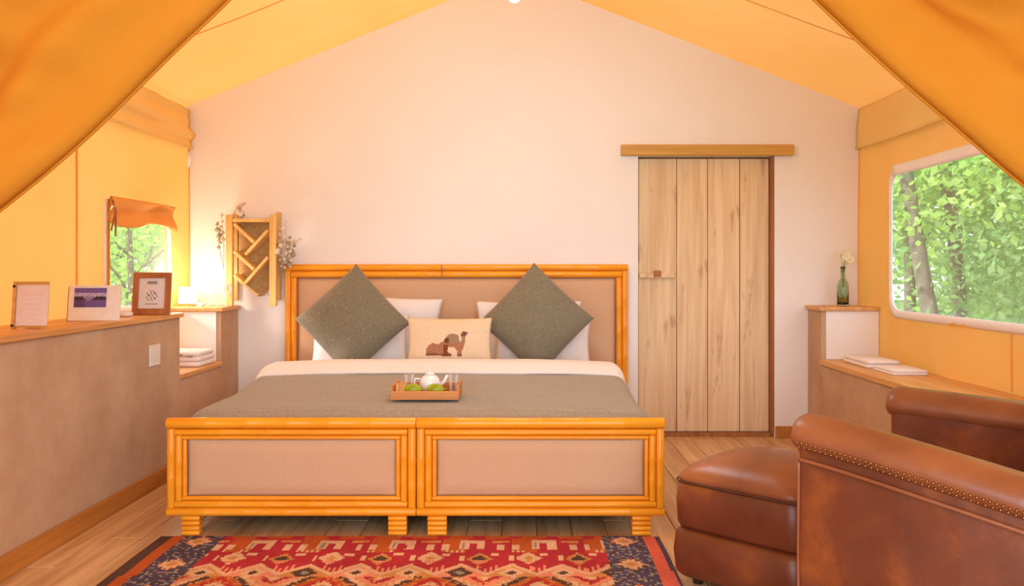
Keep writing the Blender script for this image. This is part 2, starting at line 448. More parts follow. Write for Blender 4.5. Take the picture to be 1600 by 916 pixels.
def roofpt(side):
    def fn(u, v):
        x0 = XL if side < 0 else XR
        x = x0+side*0.05+(RIDGE[0]-x0-side*0.05)*v; y = YF+(YW+TH+0.05-YF)*u
        sag = 0.0 if y > YW-0.05 else 0.030*math.sin(v*PI)*min(1, (YW-0.05-y)/0.6)
        z = roof_z(x)+0.003-sag+0.012*noise.noise(Vector((x*1.3, y*1.2, 3)))*(1 if y < YW-0.1 else 0)
        return Vector((x, y, z))
    return fn
for s_ in (-1, 1):
    MB().grid(roofpt(s_), 90, 30).build('roof_canvas', M['canvas'], can, smooth=True)
    # stitched seam running down the slope
    for yy in (4.62, 3.3):
        fn = roofpt(s_); u = (yy-YF)/(YW+TH+0.05-YF)
        pts = [fn(u, k/20)-Vector((0, 0, 0.002)) for k in range(21)]
        MB().add([p+Vector((0, d, -0.001)) for p in pts for d in (-0.004, 0.004)], [(2*k, 2*k+1, 2*k+3, 2*k+2) for k in range(20)]).build('seam', M['canvas'], can, solid=0.002)
def tentwall(side):
    x = XL if side < 0 else XR
    mb = MB(); hole = HL if side < 0 else HR
    ys = 4.2 if side < 0 else 2.3
    side_canvas(mb, side, YF, ys, 0.5, 2.2, 90, 24)
    panel_hole(mb, side, (ys, YW, 0.5, 2.2), hole, 0.05 if side < 0 else 0.11)
    o = mb.build('side_canvas', M['canvas'], can, smooth=True)
    # valance hanging under the eave, with gathered folds
    z1 = 2.185; z0 = 1.925
    def vf(u, v):
        y = YF+(YW-0.01-YF)*u; z = z0+(z1-z0)*v
        g = (0.016*math.sin(v*9+y*3)+0.012*math.sin(v*17-y*4)) if side < 0 else 0.006*math.sin(v*5+y*2)
        return Vector((x-side*(0.030+0.02*(1-v)+g*math.sin(v*PI)), y, z+0.01*math.sin(y*2.2)*(1-v)))
    MB().grid(vf, 120, 16).build('valance', M['valance'], can, smooth=True, solid=0.003)
    MB().tube([vf(k/60, 0) for k in range(61)], 0.006, 6).build('hem', M['valance'], can, smooth=True)
tentwall(-1); tentwall(1)
# dark strips standing for the shade where canvas meets the gable
for s_, x in ((-1, XL+0.012), (1, XR-0.012)):
    MB().tube([(x, YW-0.012, 0.9), (x, YW-0.012, 2.17)], 0.009, 8).build('corner_shade_strip', M['flap'], can)
# small tie at left corner
MB().tube([(XL+0.03, YW-0.03, 1.90), (XL+0.035, YW-0.035, 1.85), (XL+0.028, YW-0.03, 1.80)], [0.008, 0.014, 0.006], 8).build('tie', M['white_tape'], can, smooth=True)
# vertical seam under the right window
MB().box((XR-0.022, 3.957, 0.56), (XR-0.014, 3.963, 0.83)).build('seam', M['canvas'], can)
for yy in (3.35, 4.30): MB().box((XL+0.012, yy-0.003, 0.9), (XL+0.020, yy+0.003, 1.93)).build('seam', M['canvas'], can)

# windows
def window(name, side, hole, r):
    x = (XL if side < 0 else XR)
    w = thing(name, (x, (hole[0]+hole[1])/2, hole[2]), kind='structure')
    pts = rrect(*hole, r)
    ring = []
    mb = MB()
    rings = []
    for (dx, k) in ((0.020, 0.0), (0.026, 0.012), (0.020, 0.030), (0.012, 0.030)):
        cy, cz = (hole[0]+hole[1])/2, (hole[2]+hole[3])/2
        hw, hh = (hole[1]-hole[0])/2, (hole[3]-hole[2])/2
        rings.append([Vector((x-side*dx, cy+(py-cy)*(hw-k)/hw, cz+(pz-cz)*(hh-k)/hh)) for (py, pz) in pts])
    # border grows outward/inward to hide the cut edge
    outer = [Vector((x-side*0.010, (hole[0]+hole[1])/2+(py-(hole[0]+hole[1])/2)*1.02, (hole[2]+hole[3])/2+(pz-(hole[2]+hole[3])/2)*1.04)) for (py, pz) in pts]
    mb.rings([outer]+rings, caps=False)
    mb.build('border', M['white_tape'], w, smooth=True, solid=0.004)
    mb = MB(); n = len(pts)
    mb.add([Vector((x+side*0.004, p[0], p[1])) for p in pts], [tuple(range(n))])
    mb.build('insect_net', M['net'], w)
    return w
w1 = window('window_1', 1, HR, 0.11)
# broad white top hem of window 1
MB().grid(lambda u, v: Vector((XR-0.032-0.004*math.sin(u*20), HR[0]+0.08+(HR[1]-HR[0]-0.16)*u, HR[3]-0.05+0.065*v)), 40, 3).build('top_hem', M['white_tape'], w1, smooth=True, solid=0.006)
w2 = window('window_2', -1, HL, 0.05)
def flapf(u, v):
    y = HL[0]-0.01+(HL[1]-HL[0]+0.02)*u
    drop = 0.12+0.03*math.sin(u*PI*2+0.5)+0.05*u
    return Vector((XL+0.045+0.02*math.sin(v*6+u*3)+0.015*math.sin(u*14+v*3)*v, y, HL[3]+0.015-drop*v))
MB().grid(flapf, 40, 12).build('rolled_flap', M['canvas'], w2, smooth=True, solid=0.004)
for k in range(2):
    MB().tube([(XL+0.05, HL[0]-0.005-0.01*k, HL[3]+0.01), (XL+0.065, HL[0]+0.01, HL[3]-0.06), (XL+0.055, HL[0]-0.02+0.05*k, HL[3]-0.17-0.03*k)], 0.005, 6).build('tie_cord', M['brownframe'], w2, smooth=True)
MB().box((XL+0.028, HL[0]-0.006, HL[2]+0.01), (XL+0.036, HL[0]+0.006, HL[3])).build('zip', M['flap'], w2)

# ------------------------------------------------------------------ foreground tied-back flaps
def catmull(pts, t):
    n = len(pts)-1; s = min(n-1e-6, max(0, t*n)); i = int(s); f = s-i
    p = [pts[max(0, min(n, i+k))] for k in (-1, 0, 1, 2)]
    return 0.5*((2*p[1])+(p[2]-p[0])*f+(2*p[0]-5*p[1]+4*p[2]-p[3])*f*f+(3*p[1]-p[0]-3*p[2]+p[3])*f**3)
def tentflap(side, edge_px, D, label):
    e = [Vector((P(a_, b_2, D).x, 0, P(a_, b_2, D).z)) for a_, b_2 in edge_px]
    xo = (XL+0.07) if side < 0 else (XR-0.07)
    top = Vector((RIDGE[0]+side*0.02, 0, 2.72)); tie = Vector((xo, 0, 0.98))
    raw = [top]+e+[tie]
    seg_ = [0]
    for i in range(1, len(raw)): seg_.append(seg_[-1]+(raw[i]-raw[i-1]).length)
    cur = []
    for k in range(61):
        d = seg_[-1]*k/60; i = 1
        while i < len(raw)-1 and seg_[i] < d: i += 1
        cur.append(raw[i-1].lerp(raw[i], (d-seg_[i-1])/(seg_[i]-seg_[i-1])))
    for it in range(10): cur = [cur[0]]+[(cur[k-1]+cur[k]*2+cur[k+1])/4 for k in range(1, 60)]+[cur[60]]
    out = [Vector((RIDGE[0]+side*0.03, 0, RIDGE[1]-0.05)), Vector(((xo+RIDGE[0])/2, 0, roof_z((xo+RIDGE[0])/2)-0.07)), Vector((xo, 0, roof_z(xo)-0.06)), Vector((xo, 0, 1.6)), Vector((xo, 0, 1.06))]
    def fn(u, v):
        c = catmull(cur, u); o_ = catmull(out, u)
        o_ = Vector((max(XL+0.06, min(XR-0.06, o_.x)), 0, min(o_.z, roof_z(o_.x)-0.05)))
        p = c.lerp(o_, v)
        y = D+(0.045*math.sin(v*15+u*6+side)*v**0.4+0.028*math.sin(v*33-u*14)*min(1, v*3)+0.018*math.sin(p.z*42+p.x*9)*min(1, v*3)*min(1, max(0, u-0.35)*3)+0.08*noise.noise(Vector((p.x*2.2, p.z*3.5, side*5))))*min(1, v*5)
        y += 0.03*(1-min(1, v/0.04))**2          # rolled inner edge
        z = p.z
        return Vector((p.x, y, z))
    o = MB().grid(fn, 90, 80).build('tent_flap', M['flap'], None, smooth=True, solid=0.004)
    tag(o, label, 'curtain')
    r = MB().tube([fn(k/80, 0)+Vector((0, 0.004, 0)) for k in range(81)], 0.006, 8).build('piping', M['flap'], o, smooth=True)
    MB().tube([(xo-0.02*side, D-0.04, 1.03), (xo-0.075*side, D-0.0, 1.02), (xo-0.02*side, D+0.06, 1.03)], 0.012, 8).build('tie_back', M['flap'], o, smooth=True)
tentflap(-1, [(350, 0), (290, 50), (250, 88), (205, 137), (112, 227), (0, 320), (-130, 415)], 2.35, 'amber canvas flap drawn back at upper left, in front of the left wall')
tentflap(1, [(1285, 0), (1350, 60), (1425, 132), (1482, 175), (1535, 225), (1600, 280), (1720, 375)], 2.35, 'amber canvas flap drawn back at upper right, across the big window corner')

# ------------------------------------------------------------------ rug
RX0, RX1, RY1, RY0 = -1.50, 0.57, 3.585, 2.05
C = {k: lin(v) for k, v in dict(crim=(178, 52, 62), red=(186, 56, 50), orange=(190, 92, 46), cream=(222, 176, 140), navy=(88, 74, 96), coral=(220, 104, 82), pink=(226, 142, 112), dark=(92, 66, 56), grey=(150, 140, 128), ochre=(206, 140, 80)).items()}
def rugcol(cn, idx):
    x, y = cn.x, cn.y; t = RY1-y
    h = noise.noise(Vector((x*60, y*60, 1)))
    def dia(cx, cy, w, hh): return abs(x-cx)/w+abs(t-cy)/hh
    if x < -1.455 or x > 0.556 : c = 'dark' if x < 0 else 'navy'
    elif x < -1.405 or x > 0.500: c = 'orange' if x < 0 else 'coral'
    elif x < -1.235 or x > 0.330:
        cx = -1.32 if x < 0 else 0.415
        c = 'navy'
        tt = (t-0.34) % 0.27; tt = tt-0.27 if tt > 0.135 else tt
        d = abs(x-cx)/0.075+abs(tt)/0.085
        if d < 0.35: c = 'ochre'
        elif d < 0.62: c = 'cream'
        elif d < 0.78: c = 'orange' if int(x*90) % 2 else 'cream'
        elif h > 0.22: c = 'grey'
        elif int((x+5)*70+t*50) % 5 == 0: c = 'dark'
    else:
        xf = x+0.4525
        if t < 0.035: c = 'orange' if int((xf+5)/0.05) % 3 else 'crim'
        elif t < 0.20:
            p = ((xf+5) % 0.285)/0.285
            tt = (t-0.035)/0.165
            c = 'orange' if p < 0.36 else 'crim'
            if 0.28 < p < 0.62 and 0.12 < tt < 0.34: c = 'cream'
            if (0.26 < p < 0.38 or 0.50 < p < 0.62) and 0.12 < tt < 0.8: c = 'cream'
            if (0.0 < p < 0.1 or 0.8 < p < 0.9) and 0.45 < tt < 0.85: c = 'cream'
            if 0.7 < p < 0.96 and 0.16 < tt < 0.3: c = 'ochre'
            if 0.30 < p < 0.34 and 0.3 < tt < 0.7: c = 'grey'
            if tt > 0.86: c = 'crim' if p > 0.36 else 'cream' if int(p*40) % 3 == 0 else 'orange'
        elif t < 0.47:
            c = 'crim' if h < 0.28 else 'red'
            q = (xf+5+0.03) % 0.38; 
            if abs(q-0.19)/0.052+abs(t-0.27)/0.075 < 1 : c = 'cream'
            if abs(q-0.19)/0.02+abs(t-0.27)/0.03 < 1 : c = 'ochre'
            q2 = (xf+5+0.22) % 0.38
            dd = abs(q2-0.19)/0.05+abs(t-0.28)/0.07
            if dd < 1: c = 'ochre'
            if dd < 0.6: c = 'dark'
            q3 = (xf+5) % 0.19
            if abs(q3-0.095) < 0.008 and 0.24 < t < 0.30: c = 'cream'
            if abs(q3-0.03) < 0.018 and abs(t-0.23) < 0.014: c = 'cream'
            if abs(q3-0.16) < 0.018 and abs(t-0.31) < 0.012: c = 'pink'
            zz = (xf+5) % 0.19; line = 0.33+abs(zz-0.095)*1.05
            if t > line-0.045 and t < line and int((x+5)*110) % 2 and abs(zz-0.095) > 0.055: c = 'pink'
            if t > line: c = 'cream'
            if t > line+0.03: c = 'pink' if int((xf+5)/0.19) % 2 else 'ochre'
            e_ = abs(zz-0.095)/0.05+abs(t-0.43)/0.06
            if e_ < 1: c = 'cream' if int((xf+5)/0.19) % 3 else 'dark'
            if e_ < 0.4: c = 'dark' if int((xf+5)/0.19) % 3 else 'grey'
        else:
            zz = (xf+5) % 0.38; u = (t-0.47) % 0.5
            d = abs(zz-0.19)/0.19+abs(u-0.25)/0.25
            c = ['dark', 'cream', 'pink', 'crim', 'cream', 'red', 'orange'][int(d*6) % 7]
            if abs(h) > 0.35: c = 'ochre'
    cc = C[c]; k = 1+0.22*noise.noise(Vector((x*7, y*7, 4)))+0.14*h
    return (cc[0]*k, cc[1]*k, cc[2]*k, 1)
mb = MB(); nxg, nyg = 207, 155
mb.grid(lambda u, v: Vector((RX0+(RX1-RX0)*u+0.006*math.sin(v*9)*(u-0.5), RY0+(RY1-RY0)*v+0.004*math.sin(u*23), 0.012+0.0012*math.sin(u*40)*math.sin(v*31))), nxg, nyg)
rug = mb.build('rug', M['rug'], None, colfn=rugcol, solid=0.010, offset=-1, origin=((RX0+RX1)/2, (RY0+RY1)/2, 0.0))
tag(rug, 'red and navy flat woven kilim rug with diamond motifs at the foot of the bed', 'rug')

# ------------------------------------------------------------------ bed
BY = 3.60; k1 = BY/1344
bed = thing('bed', (-0.447, 4.6, 0), 'double bed with orange bamboo pole frame, two beige footboard panels and upholstered headboard', 'bed')
def fx(px): return (px-815)*k1
def fz(py): return 1.13-(py-419)*k1
def pole(p0, p1, r, y, nodes=True):
    p0 = Vector((p0[0], y, p0[1])); p1 = Vector((p1[0], y, p1[1])); d = p1-p0; L = d.length; d.normalize()
    pts = []; rad = []; n = max(3, int(L/0.17)); ph = random.uniform(-0.03, 0.03)
    pts.append(p0); rad.append(r*0.93); pts.append(p0+d*0.003); rad.append(r)
    for k in range(1, n):
        s = L*k/n+ph
        if nodes and 0.03 < s < L-0.03:
            for (ds, rr) in ((-0.008, 1.0), (-0.003, 1.07), (0.0, 1.0), (0.003, 1.07), (0.008, 1.0)):
                pts.append(p0+d*(s+ds)); rad.append(r*rr)
    pts.append(p1-d*0.003); rad.append(r); pts.append(p1); rad.append(r*0.93)
    m = M['bam_x'] if abs(d.x) > 0.5 else M['bam_z']
    return MB().tube(pts, rad, 16).build('bamboo_pole', m, bed, smooth=True, origin=tuple(p0))
def frame(x0, x1, z0, z1, rs, rt, y):
    # rs: side/bottom radius, rt: top radius; mitred rectangle of four poles
    pole((x0, z1-rt), (x1, z1-rt), rt, y); pole((x0, z0+rs), (x1, z0+rs), rs, y)
    pole((x0+rs, z0+2*rs), (x0+rs, z1-2*rt), rs, y); pole((x1-rs, z0+2*rs), (x1-rs, z1-2*rt), rs, y)
for (a0, a1) in ((256, 648.5), (649.5, 1040)):
    x0, x1 = fx(a0), fx(a1); z0, z1 = fz(810), fz(655)
    frame(x0, x1, z0, z1, 0.0175, 0.023, BY+0.035)
    x0 += 0.036; x1 -= 0.036; z0 += 0.036; z1 -= 0.047
    frame(x0, x1, z0, z1, 0.0145, 0.0135, BY+0.032)
    x0 += 0.030; x1 -= 0.030; z0 += 0.030; z1 -= 0.028
    frame(x0, x1, z0, z1, 0.0095, 0.0085, BY+0.034)
    x0 += 0.019; x1 -= 0.019; z0 += 0.019; z1 -= 0.018
    def pf(u, v, x0=x0, x1=x1, z0=z0, z1=z1):
        e_ = min(1, min(u, 1-u)*(x1-x0)/0.05)*min(1, min(v, 1-v)*(z1-z0)/0.05)
        return Vector((x0+(x1-x0)*u, BY+0.043-0.014*math.sin(e_*PI/2), z0+(z1-z0)*v))
    MB().grid(pf, 60, 30).build('footboard_panel', M['uphol'], bed, smooth=True, solid=0.006, offset=-1)
MB().box((fx(262), BY+0.056, fz(804)), (fx(1034), BY+0.075, fz(662))).build('footboard_back', M['bam_x'], bed)
for (a0, a1) in ((280, 308), (605, 634), (667, 697), (989, 1018)):
    mb = MB()
    for k in range(4):
        z = 0.0105+k*0.0208
        for yy in (BY+0.032, BY+0.053):
            mb.tube([(fx(a0), yy, z), (fx(a0)+0.002, yy, z), (fx(a1)-0.002, yy, z), (fx(a1), yy, z)], [0.009, 0.0104, 0.0104, 0.009], 12)
    mb.build('leg', M['bam_x'], bed, smooth=True)
for x in (-1.44, -0.447, 0.54):
    MB().box((x-0.03, 5.2, 0), (x+0.03, 5.26, 0.10)).build('leg', M['bam_x'], bed)
for x0, x1 in ((-1.46, -1.42), (0.525, 0.565)):
    MB().box((x0, BY+0.08, 0.10), (x1, 5.60, 0.26)).build('side_rail', M['bam_x'], bed, bevel=0.008)
MB().box((-1.415, BY+0.08, 0.092), (0.52, 5.60, 0.20)).build('slat_base', M['darkfoot'], bed)  # set low and coloured dark to deepen the shade under the bed
# mattress
def rrpts(cx, cy, hx, hy, r, z, n=6):
    out = []
    for (sx, sy, a0) in ((1, 1, 0), (-1, 1, 90), (-1, -1, 180), (1, -1, 270)):
        for k in range(n+1):
            a_ = math.radians(a0+90*k/n); out.append(Vector((cx+sx*(hx-r)+r*math.cos(a_), cy+sy*(hy-r)+r*math.sin(a_), z)))
    return out
cy = (3.70+5.57)/2; hy = (5.57-3.70)/2
MB().rings([rrpts(-0.447, cy, 0.955, hy-0.02, 0.05, 0.205), rrpts(-0.447, cy, 0.975, hy, 0.06, 0.225), rrpts(-0.447, cy, 0.975, hy, 0.06, 0.42), rrpts(-0.447, cy, 0.955, hy-0.02, 0.05, 0.445)]).build('mattress', M['white'], bed, smooth=True)
# headboard
HY = 5.65; kh = HY/1344
hx = lambda px: (px-815)*kh
hz = lambda py: 1.13-(py-419)*kh
x0, x1, z1 = hx(443), hx(982), hz(413)
frame(x0, x1, 0.10, z1, 0.020, 0.022, HY+0.04)
frame(x0+0.041, x1-0.041, 0.142, z1-0.045, 0.0185, 0.022, HY+0.037)
x0 += 0.079; x1 -= 0.079; z1 -= 0.090
def hf(u, v):
    e_ = min(1, min(u, 1-u)*(x1-x0)/0.06)*min(1, min(v, 1-v)*(z1-0.18)/0.06)
    return Vector((x0+(x1-x0)*u, HY+0.045-0.022*math.sin(e_*PI/2), 0.18+(z1-0.18)*v))
MB().grid(hf, 80, 30).build('headboard_panel', M['uphol'], bed, smooth=True, solid=0.006, offset=-1)
for px in (690, ): MB().box((hx(px)-0.003, HY+0.012, z1+0.003), (hx(px)+0.003, HY+0.024, z1+0.086)).build('joint', M['door_dark'], bed)
for x in (hx(447), hx(978)): MB().tube([(x, HY+0.04, 0), (x, HY+0.04, 0.099)], 0.02, 12).build('leg', M['bam_z'], bed)

# bedding: sheets draped over the mattress
def drape(y0, y1, zt, zbot, hw, bulge, amp, ny, seed, rolled=0.0, cx=-0.447):
    # cross-section: up the left side, over, down the right side
    def fn(u, v):
        y = y0+(y1-y0)*v
        z = zt(y); s = u*2-1
        a_ = abs(s); sg = 1 if s >= 0 else -1
        if a_ < 0.72:
            x = sg*(a_/0.72)*(hw-0.06); zz = z-0.012*(a_/0.72)**4
        elif a_ < 0.86:
            t = (a_-0.72)/0.14*PI/2; x = sg*(hw-0.06+0.075*math.sin(t)); zz = z-0.012-0.075*(1-math.cos(t))
        else:
            t = (a_-0.86)/0.14; zb = z-0.087
            x = sg*(hw+0.015+bulge*math.sin(t*PI*0.8)+0.010*math.sin(y*17+sg)*t); zz = zb+(zbot-zb)*t
        nn = noise.noise(Vector((x*2.3+seed, y*2.6, 0.3)))*amp+noise.noise(Vector((x*7+seed, y*6, 1.3)))*amp*0.4
        return Vector((cx+x, y, zz+nn))
    return fn
def sm(a_, b_2, t):
    t = max(0, min(1, (t-a_)/(b_2-a_))); return t*t*(3-2*t)
zc = lambda y: 0.455+0.065*sm(3.66, 3.82, y)+0.036*sm(4.2, 4.7, y)
cov = MB().grid(drape(3.69, 4.72, zc, 0.285, 1.005, 0.035, 0.006, 60, 2.0), 120, 70).build('coverlet', M['coverlet'], None, smooth=True, solid=0.012, offset=-1)
tag(cov, 'sage grey ribbed coverlet spread over the lower half of the bed', 'blanket')
zd = lambda y: 0.552+0.058*sm(4.60, 4.80, y)-0.010*sm(4.9, 5.0, y)-0.10*sm(4.985, 5.03, y)
duv = MB().grid(drape(4.66, 5.03, zd, 0.265, 1.00, 0.045, 0.006, 60, 5.0), 120, 50).build('duvet', M['white'], None, smooth=True, solid=0.012, offset=-1)
tag(duv, 'white cotton duvet folded back in a band below the pillows', 'duvet')

def pillow_mb(w, h, t, Mx, nu=36, nv=26, pinch=0.07, amp=0.008, seed=0):
    mb = MB()
    def pt(u, v, side):
        U, V = u*2-1, v*2-1
        x = U*w/2*(1-pinch*(1-V*V)**1.0*0+0)*(1-pinch*(1-abs(V)**2.0))
        z = V*h/2*(1-pinch*(1-abs(U)**2.0))
        th = max(0, (1-abs(U)**2.6)*(1-abs(V)**2.6))**0.55*t/2
        th += amp*noise.noise(Vector((U*2.5+seed, V*2.5, side)))*min(1, th/(t/4))
        return Mx @ Vector((x, side*th, z))
    n1 = nu+1
    g = {}
    vs_ = []; fs = []
    for side in (-1, 1):
        for j in range(nv+1):
            for i in range(nu+1):
                edge = i in (0, nu) or j in (0, nv)
                if side == 1 and edge: g[(side, i, j)] = g[(-1, i, j)]; continue
                g[(side, i, j)] = len(vs_); vs_.append(pt(i/nu, j/nv, side))
    for side in (-1, 1):
        for j in range(nv):
            for i in range(nu):
                q = (g[(side, i, j)], g[(side, i+1, j)], g[(side, i+1, j+1)], g[(side, i, j+1)])
                fs.append(q if side == -1 else q[::-1])
    mb.add(vs_, fs); return mb
def pm4(loc, tilt, yaw=0, roll=0):
    return Matrix.Translation(loc) @ Matrix.Rotation(yaw, 4, 'Z') @ Matrix.Rotation(-tilt, 4, 'X') @ Matrix.Rotation(roll, 4, 'Y')
def rad(d): return math.radians(d)
PIL = [
    (P(598, 0, 5.50).x, 5.55, 0.715, 0.74, 0.44, 0.12, 6, 0, 'white pillow leaning on the headboard behind the left grey cushion', 'white pillows against the headboard'),
    (P(826, 0, 5.50).x, 5.55, 0.710, 0.69, 0.42, 0.12, 6, 1, 'white pillow leaning on the headboard behind the right grey cushion', 'white pillows against the headboard'),
    (P(560, 0, 5.35).x, 5.40, 0.655, 0.62, 0.36, 0.10, 6, 2, 'white pillow directly behind the left grey cushion, lower of the left pair', 'white pillows against the headboard'),
    (P(848, 0, 5.35).x, 5.40, 0.650, 0.62, 0.36, 0.10, 6, 3, 'white pillow directly behind the right grey cushion, lower of the right pair', 'white pillows against the headboard')]
for (x, y, z, w, h, t, tl, sd, lb, gp) in PIL:
    o = pillow_mb(w, h, t, pm4((x, y, z+(0.02 if sd == 0 else 0)), rad(tl), 0, rad(3.5 if sd == 0 else 0)), seed=sd*3).build('pillow', M['white'], None, smooth=True)
    tag(o, lb, 'pillow', gp)
for (px, x1_, lb, sd, rl) in ((551, 5.245, 'dark sage square cushion with tiny dots stood on one corner, left side of the bed', 4, 47), (838, 5.245, 'plain sage square cushion stood on one corner, right side of the bed', 8, 43)):
    Mx = pm4((P(px, 0, x1_).x, x1_, 0.805 if sd == 4 else 0.812), rad(8), 0, rad(rl))
    o = pillow_mb(0.50, 0.50, 0.20, Mx, 40, 40, 0.035, 0.010, sd).build('cushion', M['sage'], None, smooth=True)
    tag(o, lb, 'cushion', 'sage diamond cushions')
    if sd == 4:
        for q in range(16):
            U, V = random.uniform(-0.75, 0.75), random.uniform(-0.75, 0.75)
            th = max(0, (1-abs(U)**2.6)*(1-abs(V)**2.6))**0.55*0.10
            c_ = Mx @ Vector((U*0.25*(1-0.035*(1-V*V)), -th-0.0035, V*0.25*(1-0.035*(1-U*U))))
            MB().lathe([(0.001, -0.002), (0.005, 0), (0.001, 0.002)], c_, 8).build('dot', M['driedf'], o)
# camel cushion
CAMEL = [(455,762),(462,650),(500,600),(560,560),(640,585),(730,530),(770,470),(800,430),(880,415),(960,440),(975,520),(1000,560),(1012,480),(1000,420),(1040,378),(1115,400),(1075,450),(1062,560),(1040,640),(1010,690),(1008,765),(940,765),(950,700),(900,630),(800,620),(790,690),(850,735),(850,765)]
def inpoly(x, y, P_):
    c = False; n = len(P_); j = n-1
    for i in range(n):
        if (P_[i][1] > y) != (P_[j][1] > y) and x < (P_[j][0]-P_[i][0])*(y-P_[i][1])/(P_[j][1]-P_[i][1])+P_[i][0]: c = not c
        j = i
    return c
DC = 5.065
cc0 = P(702.5, 0, DC); Mx = pm4((cc0.x, DC+0.0, 0.695), rad(9))
def camcol(cn, idx):
    q = Mx.inverted() @ cn
    base = lin((238, 206, 172))
    if q.y > 0.002: return base
    px = 815+cn.x*1344/cn.y*1.0; py = 419+(1.13-cn.z)*1344/cn.y
    X, Y = (px-620)*10, (py-480)*10
    if inpoly(X, Y, CAMEL):
        c = (176, 118, 88) if Y > 560 else (166, 132, 100)
        if 740 < X < 820 and 480 < Y < 560: c = (120, 70, 44)
        if Y > 725: c = (140, 92, 62)
        if X > 1000 and Y < 460: c = (128, 86, 66)
        if 730 < X < 800 and Y > 590: c = (128, 74, 46)
        return lin(c)
    return base
o = pillow_mb(0.50, 0.285, 0.10, Mx, 90, 56, 0.05, 0.004, 11).build('cushion', M['print'], None, smooth=True, colfn=camcol)
tag(o, 'small cream oblong cushion printed with a brown camel, middle of the bed', 'cushion')

# ------------------------------------------------------------------ tray on bed
TZ = 0.5325; tx0, tx1, ty0, ty1 = -0.595, -0.285, 3.90, 4.14
tr = thing('serving_tray', ((tx0+tx1)/2, (ty0+ty1)/2, TZ), 'small orange wooden serving tray on the sage coverlet', 'tray')
MB().box((tx0, ty0, TZ), (tx1, ty1, TZ+0.008)).build('base', M['tray'], tr)
MB().box((tx0, ty0, TZ+0.008), (tx1, ty0+0.01, TZ+0.038)).build('side', M['tray'], tr, bevel=0.002)
MB().box((tx0, ty1-0.01, TZ+0.008), (tx1, ty1, TZ+0.05)).build('side', M['tray'], tr, bevel=0.002)
MB().box((tx0, ty0+0.01, TZ+0.008), (tx0+0.01, ty1-0.01, TZ+0.062)).build('side', M['tray'], tr, bevel=0.002)
MB().box((tx1-0.01, ty0+0.01, TZ+0.008), (tx1, ty1-0.01, TZ+0.062)).build('side', M['tray'], tr, bevel=0.002)
TB = TZ+0.0085
def ell(name, c, r, m, parent=None, yaw=0):
    mb = MB(); n = 20; mm = 12; vs_ = []
    for i in range(1, mm):
        a_ = PI*i/mm
        for k in range(n):
            v = Vector((r[0]*math.sin(a_)*math.cos(2*PI*k/n), r[1]*math.sin(a_)*math.sin(2*PI*k/n), -r[2]*math.cos(a_)))
            v.rotate(Matrix.Rotation(yaw, 3, 'Z')); vs_.append(v+Vector(c))
    mb.rings([vs_[i*n:(i+1)*n] for i in range(mm-1)])
    return mb.build(name, m, parent, smooth=True)
for (x, y, rx, ry, lb, yw) in ((-0.498, 3.955, 0.040, 0.022, 'long yellow green pod at the left front of the bed tray', 0.05), (-0.395, 3.955, 0.040, 0.022, 'long yellow green pod at the right front of the bed tray', -0.1)):
    o = ell('green_fruit', (x, y, TB+0.029), (rx, ry, 0.0285), M['lime'], None, yw)
    tag(o, lb, 'fruit', 'green fruit in the bed tray')
    MB().tube([(x+rx*0.9, y, TB+0.030), (x+rx+0.008, y, TB+0.036)], 0.003, 6).build('stem', M['leafg'], o)
for (x, y, r, lb) in ((-0.555, 3.945, 0.02, 'stack of yellow wooden sticks in the left corner of the bed tray'),):
    t_o = thing('stick_bundle', (x, y, TB), lb, 'sticks')
    for k in range(6):
        MB().tube([(x-0.018+0.006*k, 3.935, TB+0.004), (x-0.02+0.008*k, 3.962, TB+0.058+0.004*(k % 2))], 0.003, 6).build('stick', M['rack'], t_o)
# teapot
tc = Vector((-0.432, 4.055, TB))
tp = thing('teapot', tc, 'round white ceramic teapot at the back of the bed tray', 'teapot')
MB().lathe([(0.022, 0), (0.030, 0.004), (0.046, 0.025), (0.050, 0.045), (0.044, 0.068), (0.030, 0.082), (0.022, 0.086)], tc, 24).build('body', M['ceramic'], tp, smooth=True)
MB().lathe([(0.024, 0.0865), (0.020, 0.094), (0.006, 0.098), (0.006, 0.104), (0.009, 0.108), (0.005, 0.113)], tc, 20).build('lid', M['ceramic'], tp, smooth=True)
MB().tube([tc+Vector((0.045, 0, 0.035)), tc+Vector((0.068, 0, 0.055)), tc+Vector((0.082, 0, 0.085))], [0.011, 0.008, 0.006], 10).build('spout', M['ceramic'], tp, smooth=True)
MB().tube([tc+Vector((-0.044, 0, 0.065)), tc+Vector((-0.070, 0, 0.068)), tc+Vector((-0.074, 0, 0.045)), tc+Vector((-0.047, 0, 0.028))], 0.005, 8).build('handle', M['ceramic'], tp, smooth=True)
def tumbler(c, r, h, lb, name='drinking_glass', grp=None, cat='glass'):
    prof = [(r*0.75, 0), (r, h), (r-0.0025, h), (r*0.75-0.002, 0.006), (0.001, 0.006)]
    o = MB().lathe(prof, c, 20).build(name, M['glass'], None, smooth=False)
    tag(o, lb, cat, grp); return o
tumbler((-0.532, 4.07, TB), 0.023, 0.085, 'clear glass tumbler left of the white teapot on the bed tray', grp='tumblers on the bed tray')
tumbler((-0.322, 4.07, TB), 0.023, 0.085, 'clear glass tumbler right of the white teapot on the bed tray', grp='tumblers on the bed tray')

